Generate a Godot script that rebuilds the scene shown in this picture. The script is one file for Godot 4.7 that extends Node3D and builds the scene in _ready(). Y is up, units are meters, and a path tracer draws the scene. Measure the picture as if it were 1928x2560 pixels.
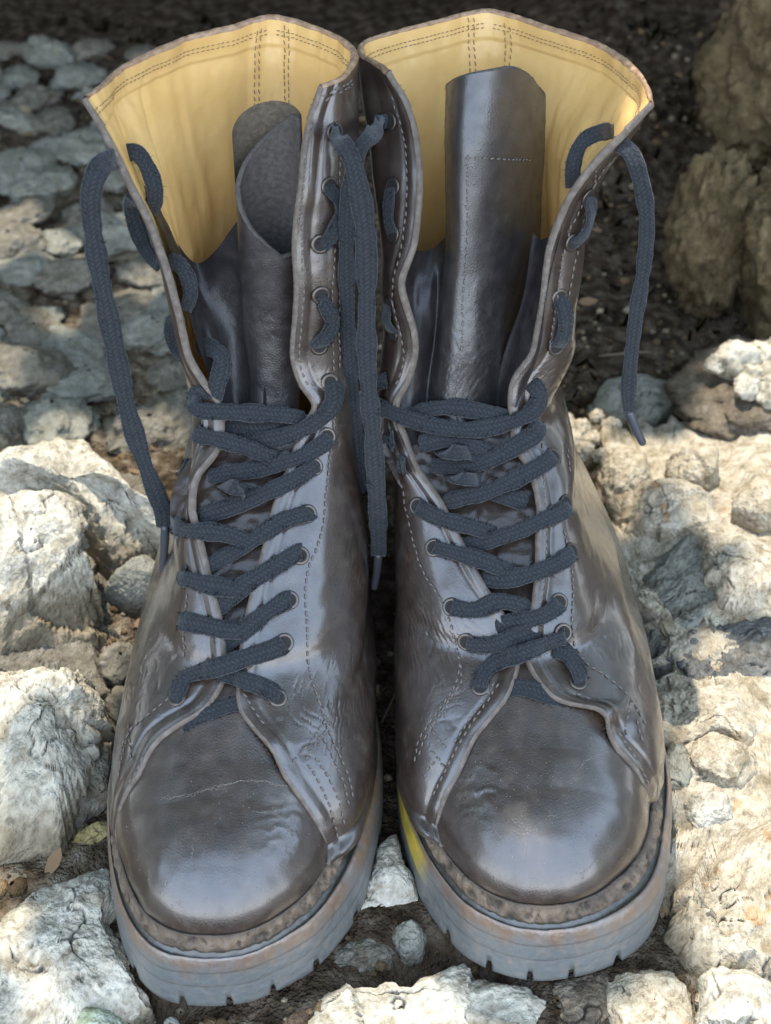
extends Node3D
# A pair of worn leather boots standing on sunlit limestone.

var D := {}
var taken := {}
var M := {}
var noise_a := FastNoiseLite.new()
var noise_b := FastNoiseLite.new()
var noise_c := FastNoiseLite.new()
var rng := RandomNumberGenerator.new()


func _ready():
	rng.seed = 7
	setup_camera_and_light()
	setup_materials()
	D = boot_data()
	build_ground()
	build_rocks()
	build_unseen_canopy()
	build_boot("L", "worn brown leather combat boot whose tongue is rolled into a tube")
	build_boot("R", "worn brown leather combat boot with flat upright tongue and a yellow patch on its sole")


func setup_camera_and_light():
	var cam := Camera3D.new()
	cam.name = "camera"
	add_child(cam)
	cam.position = Vector3(0, 0.5546, 0.3811)
	cam.rotation_degrees = Vector3(-39, 0, 0)
	var at := CameraAttributesPhysical.new()
	at.frustum_focal_length = 57.24
	at.frustum_focus_distance = 0.69
	at.exposure_aperture = 13.0
	at.frustum_near = 0.02
	at.frustum_far = 200.0
	cam.attributes = at
	cam.fov = 34.0
	cam.near = 0.02
	cam.far = 200.0
	cam.current = true
	var env := Environment.new()
	env.background_mode = Environment.BG_SKY
	var sky := Sky.new()
	var sm := ProceduralSkyMaterial.new()
	sm.sky_top_color = Color(0.63, 0.72, 0.835)
	sm.sky_horizon_color = Color(0.955, 0.97, 0.98)
	sm.sky_curve = 0.22
	sm.sky_energy_multiplier = 1.85
	sm.ground_bottom_color = Color(0.16, 0.15, 0.12)
	sm.ground_horizon_color = Color(0.30, 0.29, 0.25)
	sky.sky_material = sm
	env.sky = sky
	env.tonemap_mode = Environment.TONE_MAPPER_LINEAR
	env.tonemap_exposure = 1.58
	env.sdfgi_enabled = true
	env.ssao_enabled = true
	env.ssil_enabled = true
	var we := WorldEnvironment.new()
	we.name = "world_environment"
	we.environment = env
	add_child(we)
	var sun := DirectionalLight3D.new()
	sun.name = "sun"
	sun.light_energy = 1.6
	sun.light_color = Color(1.0, 0.975, 0.93)
	sun.light_angular_distance = 0.5
	sun.shadow_enabled = true
	add_child(sun)
	sun.look_at_from_position(SUN * 5.0, Vector3.ZERO, Vector3.UP)

const SUN := Vector3(-0.14, 0.93, -0.22)

# ---------------------------------------------------------------- helpers

func numbered(n: String) -> String:
	if not taken.has(n):
		taken[n] = 0
		return n
	taken[n] += 1
	return "%s_%03d" % [n, taken[n]]


func tag(o, label: String, category: String, group := "", kind := ""):
	if label:
		o.set_meta("label", label)
	if category:
		o.set_meta("category", category)
	if group:
		o.set_meta("group", group)
	if kind:
		o.set_meta("kind", kind)
	return o


func put(called: String, mesh: Mesh, mat: Material, parent: Node3D = null) -> MeshInstance3D:
	var o := MeshInstance3D.new()
	o.mesh = mesh
	o.material_override = mat
	if parent == null:
		o.name = numbered(called)
		add_child(o, true)
	else:
		var n: int = parent.get_meta("n_" + called, 0)
		parent.set_meta("n_" + called, n + 1)
		o.name = called if n == 0 else "%s_%03d" % [called, n]
		parent.add_child(o, true)
	return o


func cubic(a, b, c, d, x: float):
	return 0.5 * (2.0 * b + (c - a) * x + (2.0 * a - 5.0 * b + 4.0 * c - d) * x * x + (3.0 * b - a - 3.0 * c + d) * x * x * x)


func spline(P: PackedVector3Array, t: float) -> Vector3:
	var n := P.size()
	t = clampf(t, 0.0, n - 1.0001)
	var i := int(t)
	var a: Vector3 = P[i - 1] if i > 0 else 2.0 * P[0] - P[1]
	var d: Vector3 = P[i + 2] if i + 2 < n else 2.0 * P[n - 1] - P[n - 2]
	return cubic(a, P[i], P[i + 1], d, t - i)


func v3s(key: String) -> PackedVector3Array:
	var out := PackedVector3Array()
	var a: Array = D[key]
	for i in range(0, a.size(), 3):
		out.append(Vector3(a[i], a[i + 1], a[i + 2]) * 0.0001)
	return out


func v2s(key: String) -> PackedVector2Array:
	var out := PackedVector2Array()
	var a: Array = D[key]
	for i in range(0, a.size(), 2):
		out.append(Vector2(a[i], a[i + 1]) * 0.0001)
	return out


func patch(net: PackedVector3Array, cols: int, ts: PackedFloat32Array, ss: PackedFloat32Array) -> PackedVector3Array:
	# bicubic patch through a net of rows x cols points
	var rows := net.size() / cols
	var colpts := []
	for c in cols:
		var p := PackedVector3Array()
		for r in rows:
			p.append(net[r * cols + c])
		colpts.append(p)
	var out := PackedVector3Array()
	for t in ts:
		var row := PackedVector3Array()
		for c in cols:
			row.append(spline(colpts[c], t))
		for s in ss:
			out.append(spline(row, s))
	return out


func normals_of(P: PackedVector3Array, nr: int, nc: int, wrap := false) -> PackedVector3Array:
	var out := PackedVector3Array()
	out.resize(P.size())
	for i in nr:
		var i0 := maxi(i - 1, 0)
		var i1 := mini(i + 1, nr - 1)
		for j in nc:
			var j0 := maxi(j - 1, 0)
			var j1 := mini(j + 1, nc - 1)
			if wrap:
				if j == 0: j0 = nc - 2
				if j == nc - 1: j1 = 1
			var n := (P[i1 * nc + j] - P[i0 * nc + j]).cross(P[i * nc + j1] - P[i * nc + j0])
			out[i * nc + j] = n.normalized() if n.length_squared() > 1e-22 else Vector3.UP
	return out


func sheet(P: PackedVector3Array, nr: int, nc: int, flip: bool, uv := PackedVector2Array(), col := PackedColorArray(), wrap := false) -> ArrayMesh:
	var N := normals_of(P, nr, nc, wrap)
	if flip:
		for i in N.size():
			N[i] = -N[i]
	var idx := PackedInt32Array()
	for i in nr - 1:
		for j in nc - 1:
			var a := i * nc + j
			var b := a + 1
			var d := a + nc
			var c := d + 1
			if flip:
				idx.append_array([a, c, b, a, d, c])
			else:
				idx.append_array([a, b, c, a, c, d])
	var arr := []
	arr.resize(Mesh.ARRAY_MAX)
	arr[Mesh.ARRAY_VERTEX] = P
	arr[Mesh.ARRAY_NORMAL] = N
	arr[Mesh.ARRAY_INDEX] = idx
	if uv.size() == P.size():
		arr[Mesh.ARRAY_TEX_UV] = uv
	if col.size() == P.size():
		arr[Mesh.ARRAY_COLOR] = col
	var m := ArrayMesh.new()
	m.add_surface_from_arrays(Mesh.PRIMITIVE_TRIANGLES, arr)
	return m


func joined(list: Array) -> ArrayMesh:
	var st := SurfaceTool.new()
	st.begin(Mesh.PRIMITIVE_TRIANGLES)
	for e in list:
		st.append_from(e[0], 0, e[1])
	return st.commit()


func ss(a: float, b: float, x: float) -> float:
	return smoothstep(a, b, x)


func tex(w: int, h: int, seed_: int, freq: float, kind := FastNoiseLite.TYPE_SIMPLEX_SMOOTH, octaves := 4, ramp: Gradient = null, gain := 0.5) -> NoiseTexture2D:
	var n := FastNoiseLite.new()
	n.seed = seed_
	n.frequency = freq
	n.noise_type = kind
	n.fractal_octaves = octaves
	n.fractal_gain = gain
	if kind == FastNoiseLite.TYPE_CELLULAR:
		n.cellular_return_type = FastNoiseLite.RETURN_DISTANCE2_SUB
		n.cellular_jitter = 1.0
		n.fractal_type = FastNoiseLite.FRACTAL_NONE if octaves < 2 else FastNoiseLite.FRACTAL_FBM
	var t := NoiseTexture2D.new()
	t.width = w
	t.height = h
	t.seamless = true
	t.noise = n
	if ramp:
		t.color_ramp = ramp
	return t


func ramp(stops: Array) -> Gradient:
	var g := Gradient.new()
	var o := PackedFloat32Array()
	var c := PackedColorArray()
	for s in stops:
		o.append(s[0])
		c.append(s[1])
	g.offsets = o
	g.colors = c
	return g


func tri(m: StandardMaterial3D, scale: float, world := false):
	m.uv1_triplanar = true
	m.uv1_world_triplanar = world
	m.uv1_scale = Vector3.ONE * scale
	m.uv1_triplanar_sharpness = 4.0


func lin(r: float, g: float, b: float) -> Color:
	return Color(r, g, b).linear_to_srgb()

# ---------------------------------------------------------------- materials

func setup_materials():
	noise_a.seed = 11
	noise_a.frequency = 1.0
	noise_a.fractal_octaves = 3
	noise_b.seed = 23
	noise_b.frequency = 1.0
	noise_b.fractal_octaves = 4
	noise_c.seed = 31
	noise_c.frequency = 1.0
	noise_c.noise_type = FastNoiseLite.TYPE_CELLULAR
	noise_c.cellular_return_type = FastNoiseLite.RETURN_CELL_VALUE
	noise_c.fractal_type = FastNoiseLite.FRACTAL_NONE
	# smooth oiled leather: brown, worn paler in places, with a fine pored grain
	var lt := tex(512, 512, 3, 0.012, FastNoiseLite.TYPE_SIMPLEX_SMOOTH, 5, ramp([[0.0, lin(0.021, 0.013, 0.009)], [0.45, lin(0.034, 0.022, 0.016)], [0.75, lin(0.045, 0.030, 0.022)], [1.0, lin(0.078, 0.057, 0.043)]]))
	var grain := tex(512, 512, 5, 0.13, FastNoiseLite.TYPE_CELLULAR, 2)
	var rough := tex(512, 512, 8, 0.02, FastNoiseLite.TYPE_SIMPLEX_SMOOTH, 4, ramp([[0.0, Color(0.30, 0.30, 0.30)], [0.6, Color(0.42, 0.42, 0.42)], [1.0, Color(0.62, 0.62, 0.62)]]))
	var m := StandardMaterial3D.new()
	m.albedo_texture = lt
	m.roughness = 1.0
	m.roughness_texture = rough
	m.metallic_specular = 0.6
	m.heightmap_enabled = true
	m.heightmap_texture = grain
	m.heightmap_scale = 0.014
	m.clearcoat_enabled = true
	m.clearcoat = 1.0
	m.clearcoat_roughness = 0.20
	tri(m, 14.0)
	M.leather = m
	var bs: StandardMaterial3D = m.duplicate()
	bs.clearcoat = 0.3
	bs.metallic_specular = 0.4
	M.base = bs
	var md: StandardMaterial3D = m.duplicate()
	md.albedo_texture = tex(512, 512, 31, 0.012, FastNoiseLite.TYPE_SIMPLEX_SMOOTH, 5, ramp([[0.0, lin(0.016, 0.014, 0.014)], [0.5, lin(0.026, 0.023, 0.023)], [1.0, lin(0.045, 0.040, 0.039)]]))
	md.clearcoat = 0.45
	md.clearcoat_roughness = 0.34
	M.tongue = md
	var gs: StandardMaterial3D = md.duplicate()
	gs.clearcoat = 0.1
	gs.metallic_specular = 0.4
	M.gusset = gs
	var s := StandardMaterial3D.new()
	s.albedo_texture = tex(256, 256, 41, 0.03, FastNoiseLite.TYPE_SIMPLEX_SMOOTH, 5, ramp([[0.0, lin(0.08, 0.06, 0.047)], [0.5, lin(0.115, 0.092, 0.074)], [1.0, lin(0.18, 0.148, 0.122)]]))
	s.roughness = 0.8
	s.heightmap_enabled = true
	s.heightmap_texture = tex(256, 256, 43, 0.08, FastNoiseLite.TYPE_SIMPLEX_SMOOTH, 4)
	s.heightmap_scale = 0.02
	tri(s, 30.0)
	M.cut_edge = s
	var su := s.duplicate()
	su.albedo_texture = tex(256, 256, 47, 0.04, FastNoiseLite.TYPE_SIMPLEX_SMOOTH, 5, ramp([[0.0, lin(0.035, 0.030, 0.026)], [0.5, lin(0.055, 0.048, 0.042)], [1.0, lin(0.085, 0.076, 0.068)]]))
	su.roughness = 0.9
	M.suede = su
	var sb := su.duplicate()
	sb.albedo_texture = tex(256, 256, 49, 0.04, FastNoiseLite.TYPE_SIMPLEX_SMOOTH, 5, ramp([[0.0, lin(0.055, 0.042, 0.028)], [1.0, lin(0.12, 0.095, 0.066)]]))
	M.brown_suede = sb
	var l := StandardMaterial3D.new()
	l.albedo_texture = tex(512, 512, 51, 0.008, FastNoiseLite.TYPE_SIMPLEX_SMOOTH, 4, ramp([[0.0, lin(0.54, 0.33, 0.115)], [0.5, lin(0.57, 0.36, 0.135)], [1.0, lin(0.60, 0.395, 0.16)]]))
	l.roughness = 0.33
	l.metallic_specular = 0.45
	l.heightmap_enabled = true
	l.heightmap_texture = tex(256, 256, 53, 0.05, FastNoiseLite.TYPE_SIMPLEX_SMOOTH, 4)
	l.heightmap_scale = 0.02
	tri(l, 9.0)
	M.lining = l
	var tr: StandardMaterial3D = s.duplicate()
	tr.albedo_texture = tex(256, 256, 57, 0.03, FastNoiseLite.TYPE_SIMPLEX_SMOOTH, 5, ramp([[0.0, lin(0.13, 0.075, 0.045)], [0.5, lin(0.24, 0.145, 0.085)], [1.0, lin(0.40, 0.28, 0.17)]]))
	tr.roughness = 0.5
	M.rim = tr
	var th := StandardMaterial3D.new()
	th.albedo_color = lin(0.115, 0.095, 0.08)
	th.roughness = 0.7
	M.thread = th
	var td := StandardMaterial3D.new()
	td.albedo_color = lin(0.21, 0.14, 0.075)
	td.roughness = 0.7
	M.dark_thread = td
	var e := StandardMaterial3D.new()
	e.albedo_color = lin(0.12, 0.10, 0.085)
	e.metallic = 0.9
	e.roughness = 0.42
	M.eyelet = e
	var hole_shade_disc := StandardMaterial3D.new()
	hole_shade_disc.albedo_color = lin(0.012, 0.011, 0.010)
	hole_shade_disc.roughness = 0.9
	M.hole_shade_disc = hole_shade_disc
	# rubber sole
	var r := StandardMaterial3D.new()
	r.vertex_color_use_as_albedo = true
	r.albedo_color = Color.WHITE
	r.roughness = 1.0
	r.roughness_texture = tex(256, 256, 61, 0.03, FastNoiseLite.TYPE_SIMPLEX_SMOOTH, 4, ramp([[0.0, Color(0.30, 0.30, 0.30)], [1.0, Color(0.58, 0.58, 0.58)]]))
	r.metallic_specular = 0.7
	r.heightmap_enabled = true
	r.heightmap_texture = tex(256, 256, 63, 0.04, FastNoiseLite.TYPE_SIMPLEX_SMOOTH, 4)
	r.heightmap_scale = 0.03
	tri(r, 20.0)
	M.rubber = r
	var w := StandardMaterial3D.new()
	w.vertex_color_use_as_albedo = true
	w.roughness = 0.75
	w.heightmap_enabled = true
	w.heightmap_texture = tex(256, 256, 67, 0.06, FastNoiseLite.TYPE_CELLULAR, 3)
	w.heightmap_scale = 0.05
	tri(w, 25.0)
	M.welt = w
	# flat braided cotton lace
	var W := 80
	var H := 64
	var hi := Image.create_empty(W, H, false, Image.FORMAT_RGB8)
	var ci := Image.create_empty(W, H, false, Image.FORMAT_RGB8)
	var rg := RandomNumberGenerator.new()
	rg.seed = 5
	for y in H:
		for x in W:
			var colm := int(x / 8)
			var fx := (x % 8) / 8.0 - 0.5
			var dirn := 1.0 if colm % 2 == 0 else -1.0
			var ph := (y / 16.0 + dirn * fx * 0.9 + (0.5 if colm % 2 == 1 else 0.0))
			var strand := absf(sin(ph * PI))
			var hgt := pow(strand, 0.6) * (1.0 - 2.4 * fx * fx)
			var fib := rg.randf() * 0.5
			var q := clampf(hgt * 0.62 + fib, 0.0, 1.0)
			hi.set_pixel(x, y, Color(q, q, q))
			var b := 0.45 + 0.45 * hgt + 0.6 * (rg.randf() - 0.5)
			ci.set_pixel(x, y, Color(0.172 * b + 0.022, 0.186 * b + 0.023, 0.200 * b + 0.025))
	hi.generate_mipmaps()
	ci.generate_mipmaps()
	var lm := StandardMaterial3D.new()
	lm.albedo_texture = ImageTexture.create_from_image(ci)
	lm.roughness = 0.85
	lm.metallic_specular = 0.3
	lm.heightmap_enabled = true
	lm.heightmap_texture = ImageTexture.create_from_image(hi)
	lm.heightmap_scale = 0.04
	lm.rim_enabled = true
	lm.rim = 0.35
	lm.rim_tint = 0.5
	M.lace = lm
	var fz := StandardMaterial3D.new()
	fz.albedo_color = lin(0.06, 0.06, 0.065)
	fz.roughness = 0.9
	M.fuzz = fz
	var ag := StandardMaterial3D.new()
	ag.albedo_color = lin(0.045, 0.047, 0.055)
	ag.roughness = 0.35
	M.aglet = ag
	var du := StandardMaterial3D.new()
	du.albedo_color = lin(0.26, 0.225, 0.19)
	du.roughness = 0.9
	M.dust = du
	var fr := StandardMaterial3D.new()
	fr.albedo_color = lin(0.20, 0.18, 0.16)
	fr.roughness = 0.9
	M.fray = fr
	setup_rock_materials()

# ---------------------------------------------------------------- boots

func creases(key: String) -> Array:
	# [centre, direction across the folds, wavelength, height, reach]
	if key == "L":
		return [
			[Vector3(0.026, 0.079, -0.088), Vector3(-0.15, 0.75, 0.64), 0.0052, 0.00075, 0.020],
			[Vector3(0.042, 0.070, -0.110), Vector3(0.2, 0.6, 0.7), 0.0056, 0.00055, 0.022],
			[Vector3(0.040, 0.095, -0.150), Vector3(0.3, 0.9, 0.3), 0.0070, 0.00050, 0.020],
			[Vector3(-0.036, 0.080, -0.115), Vector3(-0.5, 0.7, 0.5), 0.0046, 0.00070, 0.024],
			[Vector3(-0.047, 0.066, -0.110), Vector3(-0.6, 0.6, 0.5), 0.0056, 0.00055, 0.024],
			[Vector3(0.035, 0.150, -0.190), Vector3(0.1, 1.0, 0.1), 0.0110, 0.00060, 0.025],
		]
	return [
		[Vector3(-0.034, 0.085, -0.118), Vector3(0.35, 0.85, 0.4), 0.0048, 0.00080, 0.024],
		[Vector3(-0.036, 0.068, -0.092), Vector3(-0.3, 0.7, 0.65), 0.0046, 0.00050, 0.016],
		[Vector3(-0.046, 0.100, -0.150), Vector3(0.1, 1.0, 0.2), 0.0065, 0.00050, 0.020],
		[Vector3(0.040, 0.085, -0.115), Vector3(0.4, 0.8, 0.5), 0.0060, 0.00040, 0.025],
		[Vector3(0.018, 0.165, -0.200), Vector3(0.2, 1.0, 0.0), 0.0100, 0.00060, 0.025],
	]


func fold(p: Vector3, list: Array) -> float:
	var d := 0.0003 * noise_a.get_noise_3dv(p * 42.0) + 0.0007 * noise_a.get_noise_3dv(p * 17.0 + Vector3(5, 2, 1))
	for c in list:
		var q: Vector3 = p - c[0]
		var l: float = q.length() / c[4]
		if l < 2.0:
			var ph: float = q.dot(c[1].normalized()) / c[2] + 1.0 * noise_a.get_noise_3dv(p * 45.0)
			var wv := sin(ph * TAU)
			d += 0.75 * c[3] * exp(-l * l * 1.6) * (0.22 - exp(-wv * wv / 0.06)) * (0.6 + 0.8 * noise_a.get_noise_3dv(p * 110.0))
	return d


func vamp_height(z: float) -> float:
	var zs := [-0.13, -0.11, -0.095, -0.082, -0.07, -0.055, -0.04, -0.03, -0.01]
	var hs := [0.098, 0.0895, 0.0835, 0.0775, 0.0725, 0.0675, 0.0650, 0.064, 0.064]
	for i in 8:
		if z <= zs[i + 1]:
			return lerpf(hs[i], hs[i + 1], clampf((z - zs[i]) / (zs[i + 1] - zs[i]), 0, 1))
	return 0.064


func resample2(P: PackedVector2Array, n: int) -> PackedVector2Array:
	var d := PackedFloat32Array([0.0])
	for i in range(1, P.size()):
		d.append(d[i - 1] + P[i].distance_to(P[i - 1]))
	var out := PackedVector2Array()
	var k := 0
	for i in n:
		var q: float = d[d.size() - 1] * i / (n - 1.0)
		while k < P.size() - 2 and d[k + 1] < q:
			k += 1
		out.append(P[k].lerp(P[k + 1], (q - d[k]) / maxf(d[k + 1] - d[k], 1e-9)))
	return out


func build_boot(key: String, label: String):
	var fr: Array = D[key + "_frame"]
	var boot := Node3D.new()
	boot.name = numbered("boot")
	add_child(boot)
	boot.position = Vector3(fr[0], fr[1], fr[2]) * 0.0001
	boot.rotation_degrees = Vector3(-fr[3] * 0.01, 0, 0)
	tag(boot, label, "boot", "pair of worn leather boots")
	var cl := creases(key)
	build_sole(key, boot)
	build_vamp(key, boot, cl)
	for side in ["lat", "med"]:
		build_quarter(key, side, boot, cl)
	build_tongue(key, boot)
	build_laces(key, boot)


func build_sole(key: String, boot: Node3D):
	var Fp := v2s(key + "_feather")
	var Op := v2s(key + "_sole")
	var n := Fp.size()
	var na := 480
	# [share of the way from upper to sole edge, height, tone]
	var welt: Array = [[-0.35, 0.0366], [-0.04, 0.0370], [0.0, 0.0364], [0.04, 0.0376], [0.12, 0.0379], [0.189, 0.0374], [0.234, 0.0362], [0.279, 0.0353], [0.333, 0.0347], [0.387, 0.0340], [0.441, 0.0331], [0.468, 0.0318], [0.432, 0.0305], [0.306, 0.0290]]
	var sole: Array = [[0.20, 0.0298], [0.42, 0.0282], [0.53, 0.0274], [0.60, 0.0280], [0.69, 0.0283], [0.79, 0.0273], [0.87, 0.0254], [0.925, 0.0228], [0.945, 0.0218], [0.935, 0.0212], [0.955, 0.0204], [0.975, 0.0172], [0.98, 0.0142], [0.965, 0.0136], [0.965, 0.0131], [0.985, 0.0125], [1.0, 0.0098], [1.0, 0.0060], [1.0, 0.0030], [0.98, 0.0006], [0.80, 0.0], [0.2, 0.0], [-0.6, 0.0]]
	for part in 2:
		var prof: Array = welt if part == 0 else sole
		var P := PackedVector3Array()
		var C := PackedColorArray()
		for r in prof.size():
			for i in na + 1:
				var t: float = float(i % na) / na * n
				var k := int(t)
				var f := Vector2()
				var o := Vector2()
				f = cubic(Fp[(k + n - 1) % n], Fp[k % n], Fp[(k + 1) % n], Fp[(k + 2) % n], t - k)
				o = cubic(Op[(k + n - 1) % n], Op[k % n], Op[(k + 1) % n], Op[(k + 2) % n], t - k)
				var out := (o - f)
				var wid := out.length()
				var dir := out.normalized()
				# the welt keeps a width of its own even where the sole is flush with the upper
				var reach: float = prof[r][0] * maxf(wid, 0.0062)
				if part == 1 and wid < 0.0062:
					reach = prof[r][0] * wid + (1.0 - prof[r][0]) * 0.0
				var y: float = prof[r][1]
				var q := f + dir * reach
				var ang := float(i % na) / na
				var nz := noise_b.get_noise_3d(q.x * 190.0, y * 190.0, q.y * 190.0)
				var nz2 := noise_a.get_noise_3d(q.x * 90.0, y * 60.0, q.y * 90.0)
				var c: Color
				if part == 0:
					var ragged := ss(0.17, 0.26, prof[r][0]) if r < 11 else 0.7
					q += dir * ((nz * 0.0026 + nz2 * 0.0012) * ragged)
					y += nz * 0.0017 * ragged + nz2 * 0.0004
					var dirt := clampf(0.12 + 0.88 * ragged + nz * 0.5 * ragged, 0.0, 1.0)
					c = Color(0.062, 0.045, 0.034).lerp(Color(0.165, 0.118, 0.078), clampf(dirt * (0.6 + 0.9 * nz2), 0.0, 1.0))
					if nz < -0.26 and ragged > 0.3: c = c * 0.45
					if r == 2: c = Color(0.03, 0.024, 0.02)
					if r >= prof.size() - 2:
						c = Color(0.035, 0.028, 0.022)
				else:
					y += nz2 * 0.0005 * ss(0.003, 0.012, y)
					c = Color(0.112, 0.120, 0.120).lerp(Color(0.150, 0.088, 0.052), ss(0.017, 0.028, y + 0.004 * nz2) * (0.75 + 0.4 * nz2))
					c = c.lerp(Color(0.20, 0.165, 0.13), clampf(nz * 1.1 - 0.12, 0, 0.55))
					if r in [9, 14]:
						c = Color(0.075, 0.068, 0.062)
					if r < 4:
						c = Color(0.030, 0.024, 0.019)
					# blocks of the tread break the lower edge
					var blk: float = fmod(ang * 19.0 + (0.35 if key == "L" else 0.0), 1.0)
					var cut := (1.0 - ss(0.045, 0.065, absf(blk - 0.5)))
					if r >= 17 and cut > 0.0:
						q -= dir * 0.0036 * cut * (1.0 if r > 17 and r < 20 else 0.0)
						y = lerpf(y, maxf(y, 0.0046), cut * (1.0 if r > 17 else 0.0))
					if key == "R":
						var st: float = ss(0.010, 0.0, absf(q.y + 0.066)) * ss(-0.036, -0.040, q.x)
						st = maxf(st, ss(0.030, 0.014, absf(q.y + 0.078)) * ss(-0.036, -0.040, q.x)) * ss(0.0125, 0.014, y) * (1.0 - ss(0.025, 0.028, y))
						c = c.lerp(Color(0.62, 0.44, 0.03), clampf(st * (0.9 + nz2 * 0.5), 0, 1))
				P.append(Vector3(q.x, y, q.y))
				C.append(c)
		put("welt" if part == 0 else "outsole", sheet(P, prof.size(), na + 1, true, PackedVector2Array(), C, true), M.welt if part == 0 else M.rubber, boot)


func stitch_mesh(length: float, rad: float) -> ArrayMesh:
	var P := PackedVector3Array()
	var zs := [-0.5, -0.36, 0.0, 0.36, 0.5]
	var rs := [0.0, 0.8, 1.0, 0.8, 0.0]
	for i in 5:
		for j in 7:
			var a := TAU * j / 6.0
			P.append(Vector3(cos(a) * rad * rs[i], sin(a) * rad * rs[i] * 0.8 + (0.0003 if i in [1, 2, 3] else -0.0001), zs[i] * length))
	return sheet(P, 5, 7, false, PackedVector2Array(), PackedColorArray(), true)


func build_vamp(key: String, boot: Node3D, cl: Array):
	var line := v2s(key + "_vampline")
	var ctr := v2s(key + "_vampcentre")[0]
	var L := resample2(line, 181)
	# smooth the outline
	for it in 6:
		var Q := L.duplicate()
		for i in range(1, L.size() - 1):
			Q[i] = (L[i - 1] + 2.0 * L[i] + L[i + 1]) / 4.0
		L = Q
	var nr := 70
	var P := PackedVector3Array()
	for r in nr:
		var rho := sin(float(r) / (nr - 1) * PI / 2.0)
		for i in L.size():
			var p := L[i]
			var c := Vector2(ctr.x, minf(p.y, ctr.y))
			if p.y < ctr.y:
				# middle of the foot at that distance from the toe
				var other := p
				for k in range(1, L.size()):
					if (L[k].y - p.y) * (L[k - 1].y - p.y) <= 0.0 and absf(L[k].x - p.x) > 0.04:
						other = L[k - 1].lerp(L[k], (p.y - L[k - 1].y) / (L[k].y - L[k - 1].y + 1e-9))
				if other == p:
					other = Vector2(2.0 * ctr.x - p.x, p.y)
				c.x = lerpf((p.x + other.x) * 0.5, ctr.x, ss(-0.02, 0.0, p.y - ctr.y))
			var q := c.lerp(p, rho)
			var y := 0.038 + (vamp_height(q.y) - 0.038) * pow(maxf(0.0, 1.0 - pow(rho, 2.5)), 0.55)
			P.append(Vector3(q.x, y, q.y))
	var N := normals_of(P, nr, L.size())
	var sgn := 1.0 if N[30 * L.size() + 90].y > 0 else -1.0
	var extra := [[Vector3(0.021, 0.066, -0.045), Vector3(0.45, 0.5, 0.9), 0.0030, 0.0007, 0.014]] if key == "L" else [[Vector3(-0.024, 0.066, -0.055), Vector3(-0.5, 0.5, 0.8), 0.0030, 0.0007, 0.013]]
	for i in P.size():
		var p := P[i]
		var d := 0.00012 * noise_a.get_noise_3dv(p * 40.0) + 0.0007 * noise_a.get_noise_3dv(p * 13.0)
		for c in extra:
			var q: Vector3 = p - c[0]
			var l: float = q.length() / c[4]
			if l < 2.2:
				var ph: float = q.dot(c[1].normalized()) / c[2] + 1.2 * noise_b.get_noise_3dv(p * 70.0)
				d += c[3] * exp(-l * l * 1.4) * (0.6 - pow(absf(sin(ph * PI)), 0.6))
		P[i] = p + N[i] * sgn * d
	var vamp := put("vamp", sheet(P, nr, L.size(), sgn < 0, PackedVector2Array()), M.leather, boot)
	var specks := []
	var grain_mesh := stitch_mesh(0.00034, 0.00013)
	for i in 420:
		var k := rng.randi_range(4, nr - 12) * L.size() + rng.randi_range(30, 150)
		if noise_a.get_noise_3dv(P[k] * 60.0) < rng.randf_range(-0.5, 0.5): continue
		specks.append([grain_mesh, Transform3D(Basis.from_euler(Vector3(rng.randf() * 6.0, rng.randf() * 6.0, 0)).scaled(Vector3.ONE * rng.randf_range(0.5, 1.5)), P[k] + N[k] * sgn * 0.0001)])
	put("dust", joined(specks), M.dust, vamp).set_meta("kind", "stuff")
	# scratches in the grain
	var cuts := []
	for i in 12:
		var nm := "%s_scratch_%d" % [key, i]
		if not D.has(nm): continue
		for w in 2:
			var pts := PackedVector3Array()
			var ups := PackedVector3Array()
			for q in v3s(nm):
				pts.append(q + Vector3(rng.randfn() * 0.0003, 0.0, rng.randfn() * 0.0003))
				ups.append(Vector3(0, 0.8, 0.6))
			# lay the line on the leather
			for k in pts.size():
				var best := 1e9
				var hit := pts[k]
				for m in range(0, P.size(), 1):
					var dd := Vector2(P[m].x - pts[k].x, P[m].z - pts[k].z).length_squared()
					if dd < best:
						best = dd
						hit = P[m]
						ups[k] = N[m] * sgn
				pts[k] = hit
			cuts.append([stitches(pts, ups, 0.0014, 0.0014, 0.00007 if i == 0 else 0.00005), Transform3D()])
	put("scratches", joined(cuts), M.dust, vamp).set_meta("kind", "stuff")


func span(a: float, b: float, n: int) -> PackedFloat32Array:
	var o := PackedFloat32Array()
	for i in n:
		o.append(lerpf(a, b, float(i) / (n - 1)))
	return o


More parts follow.
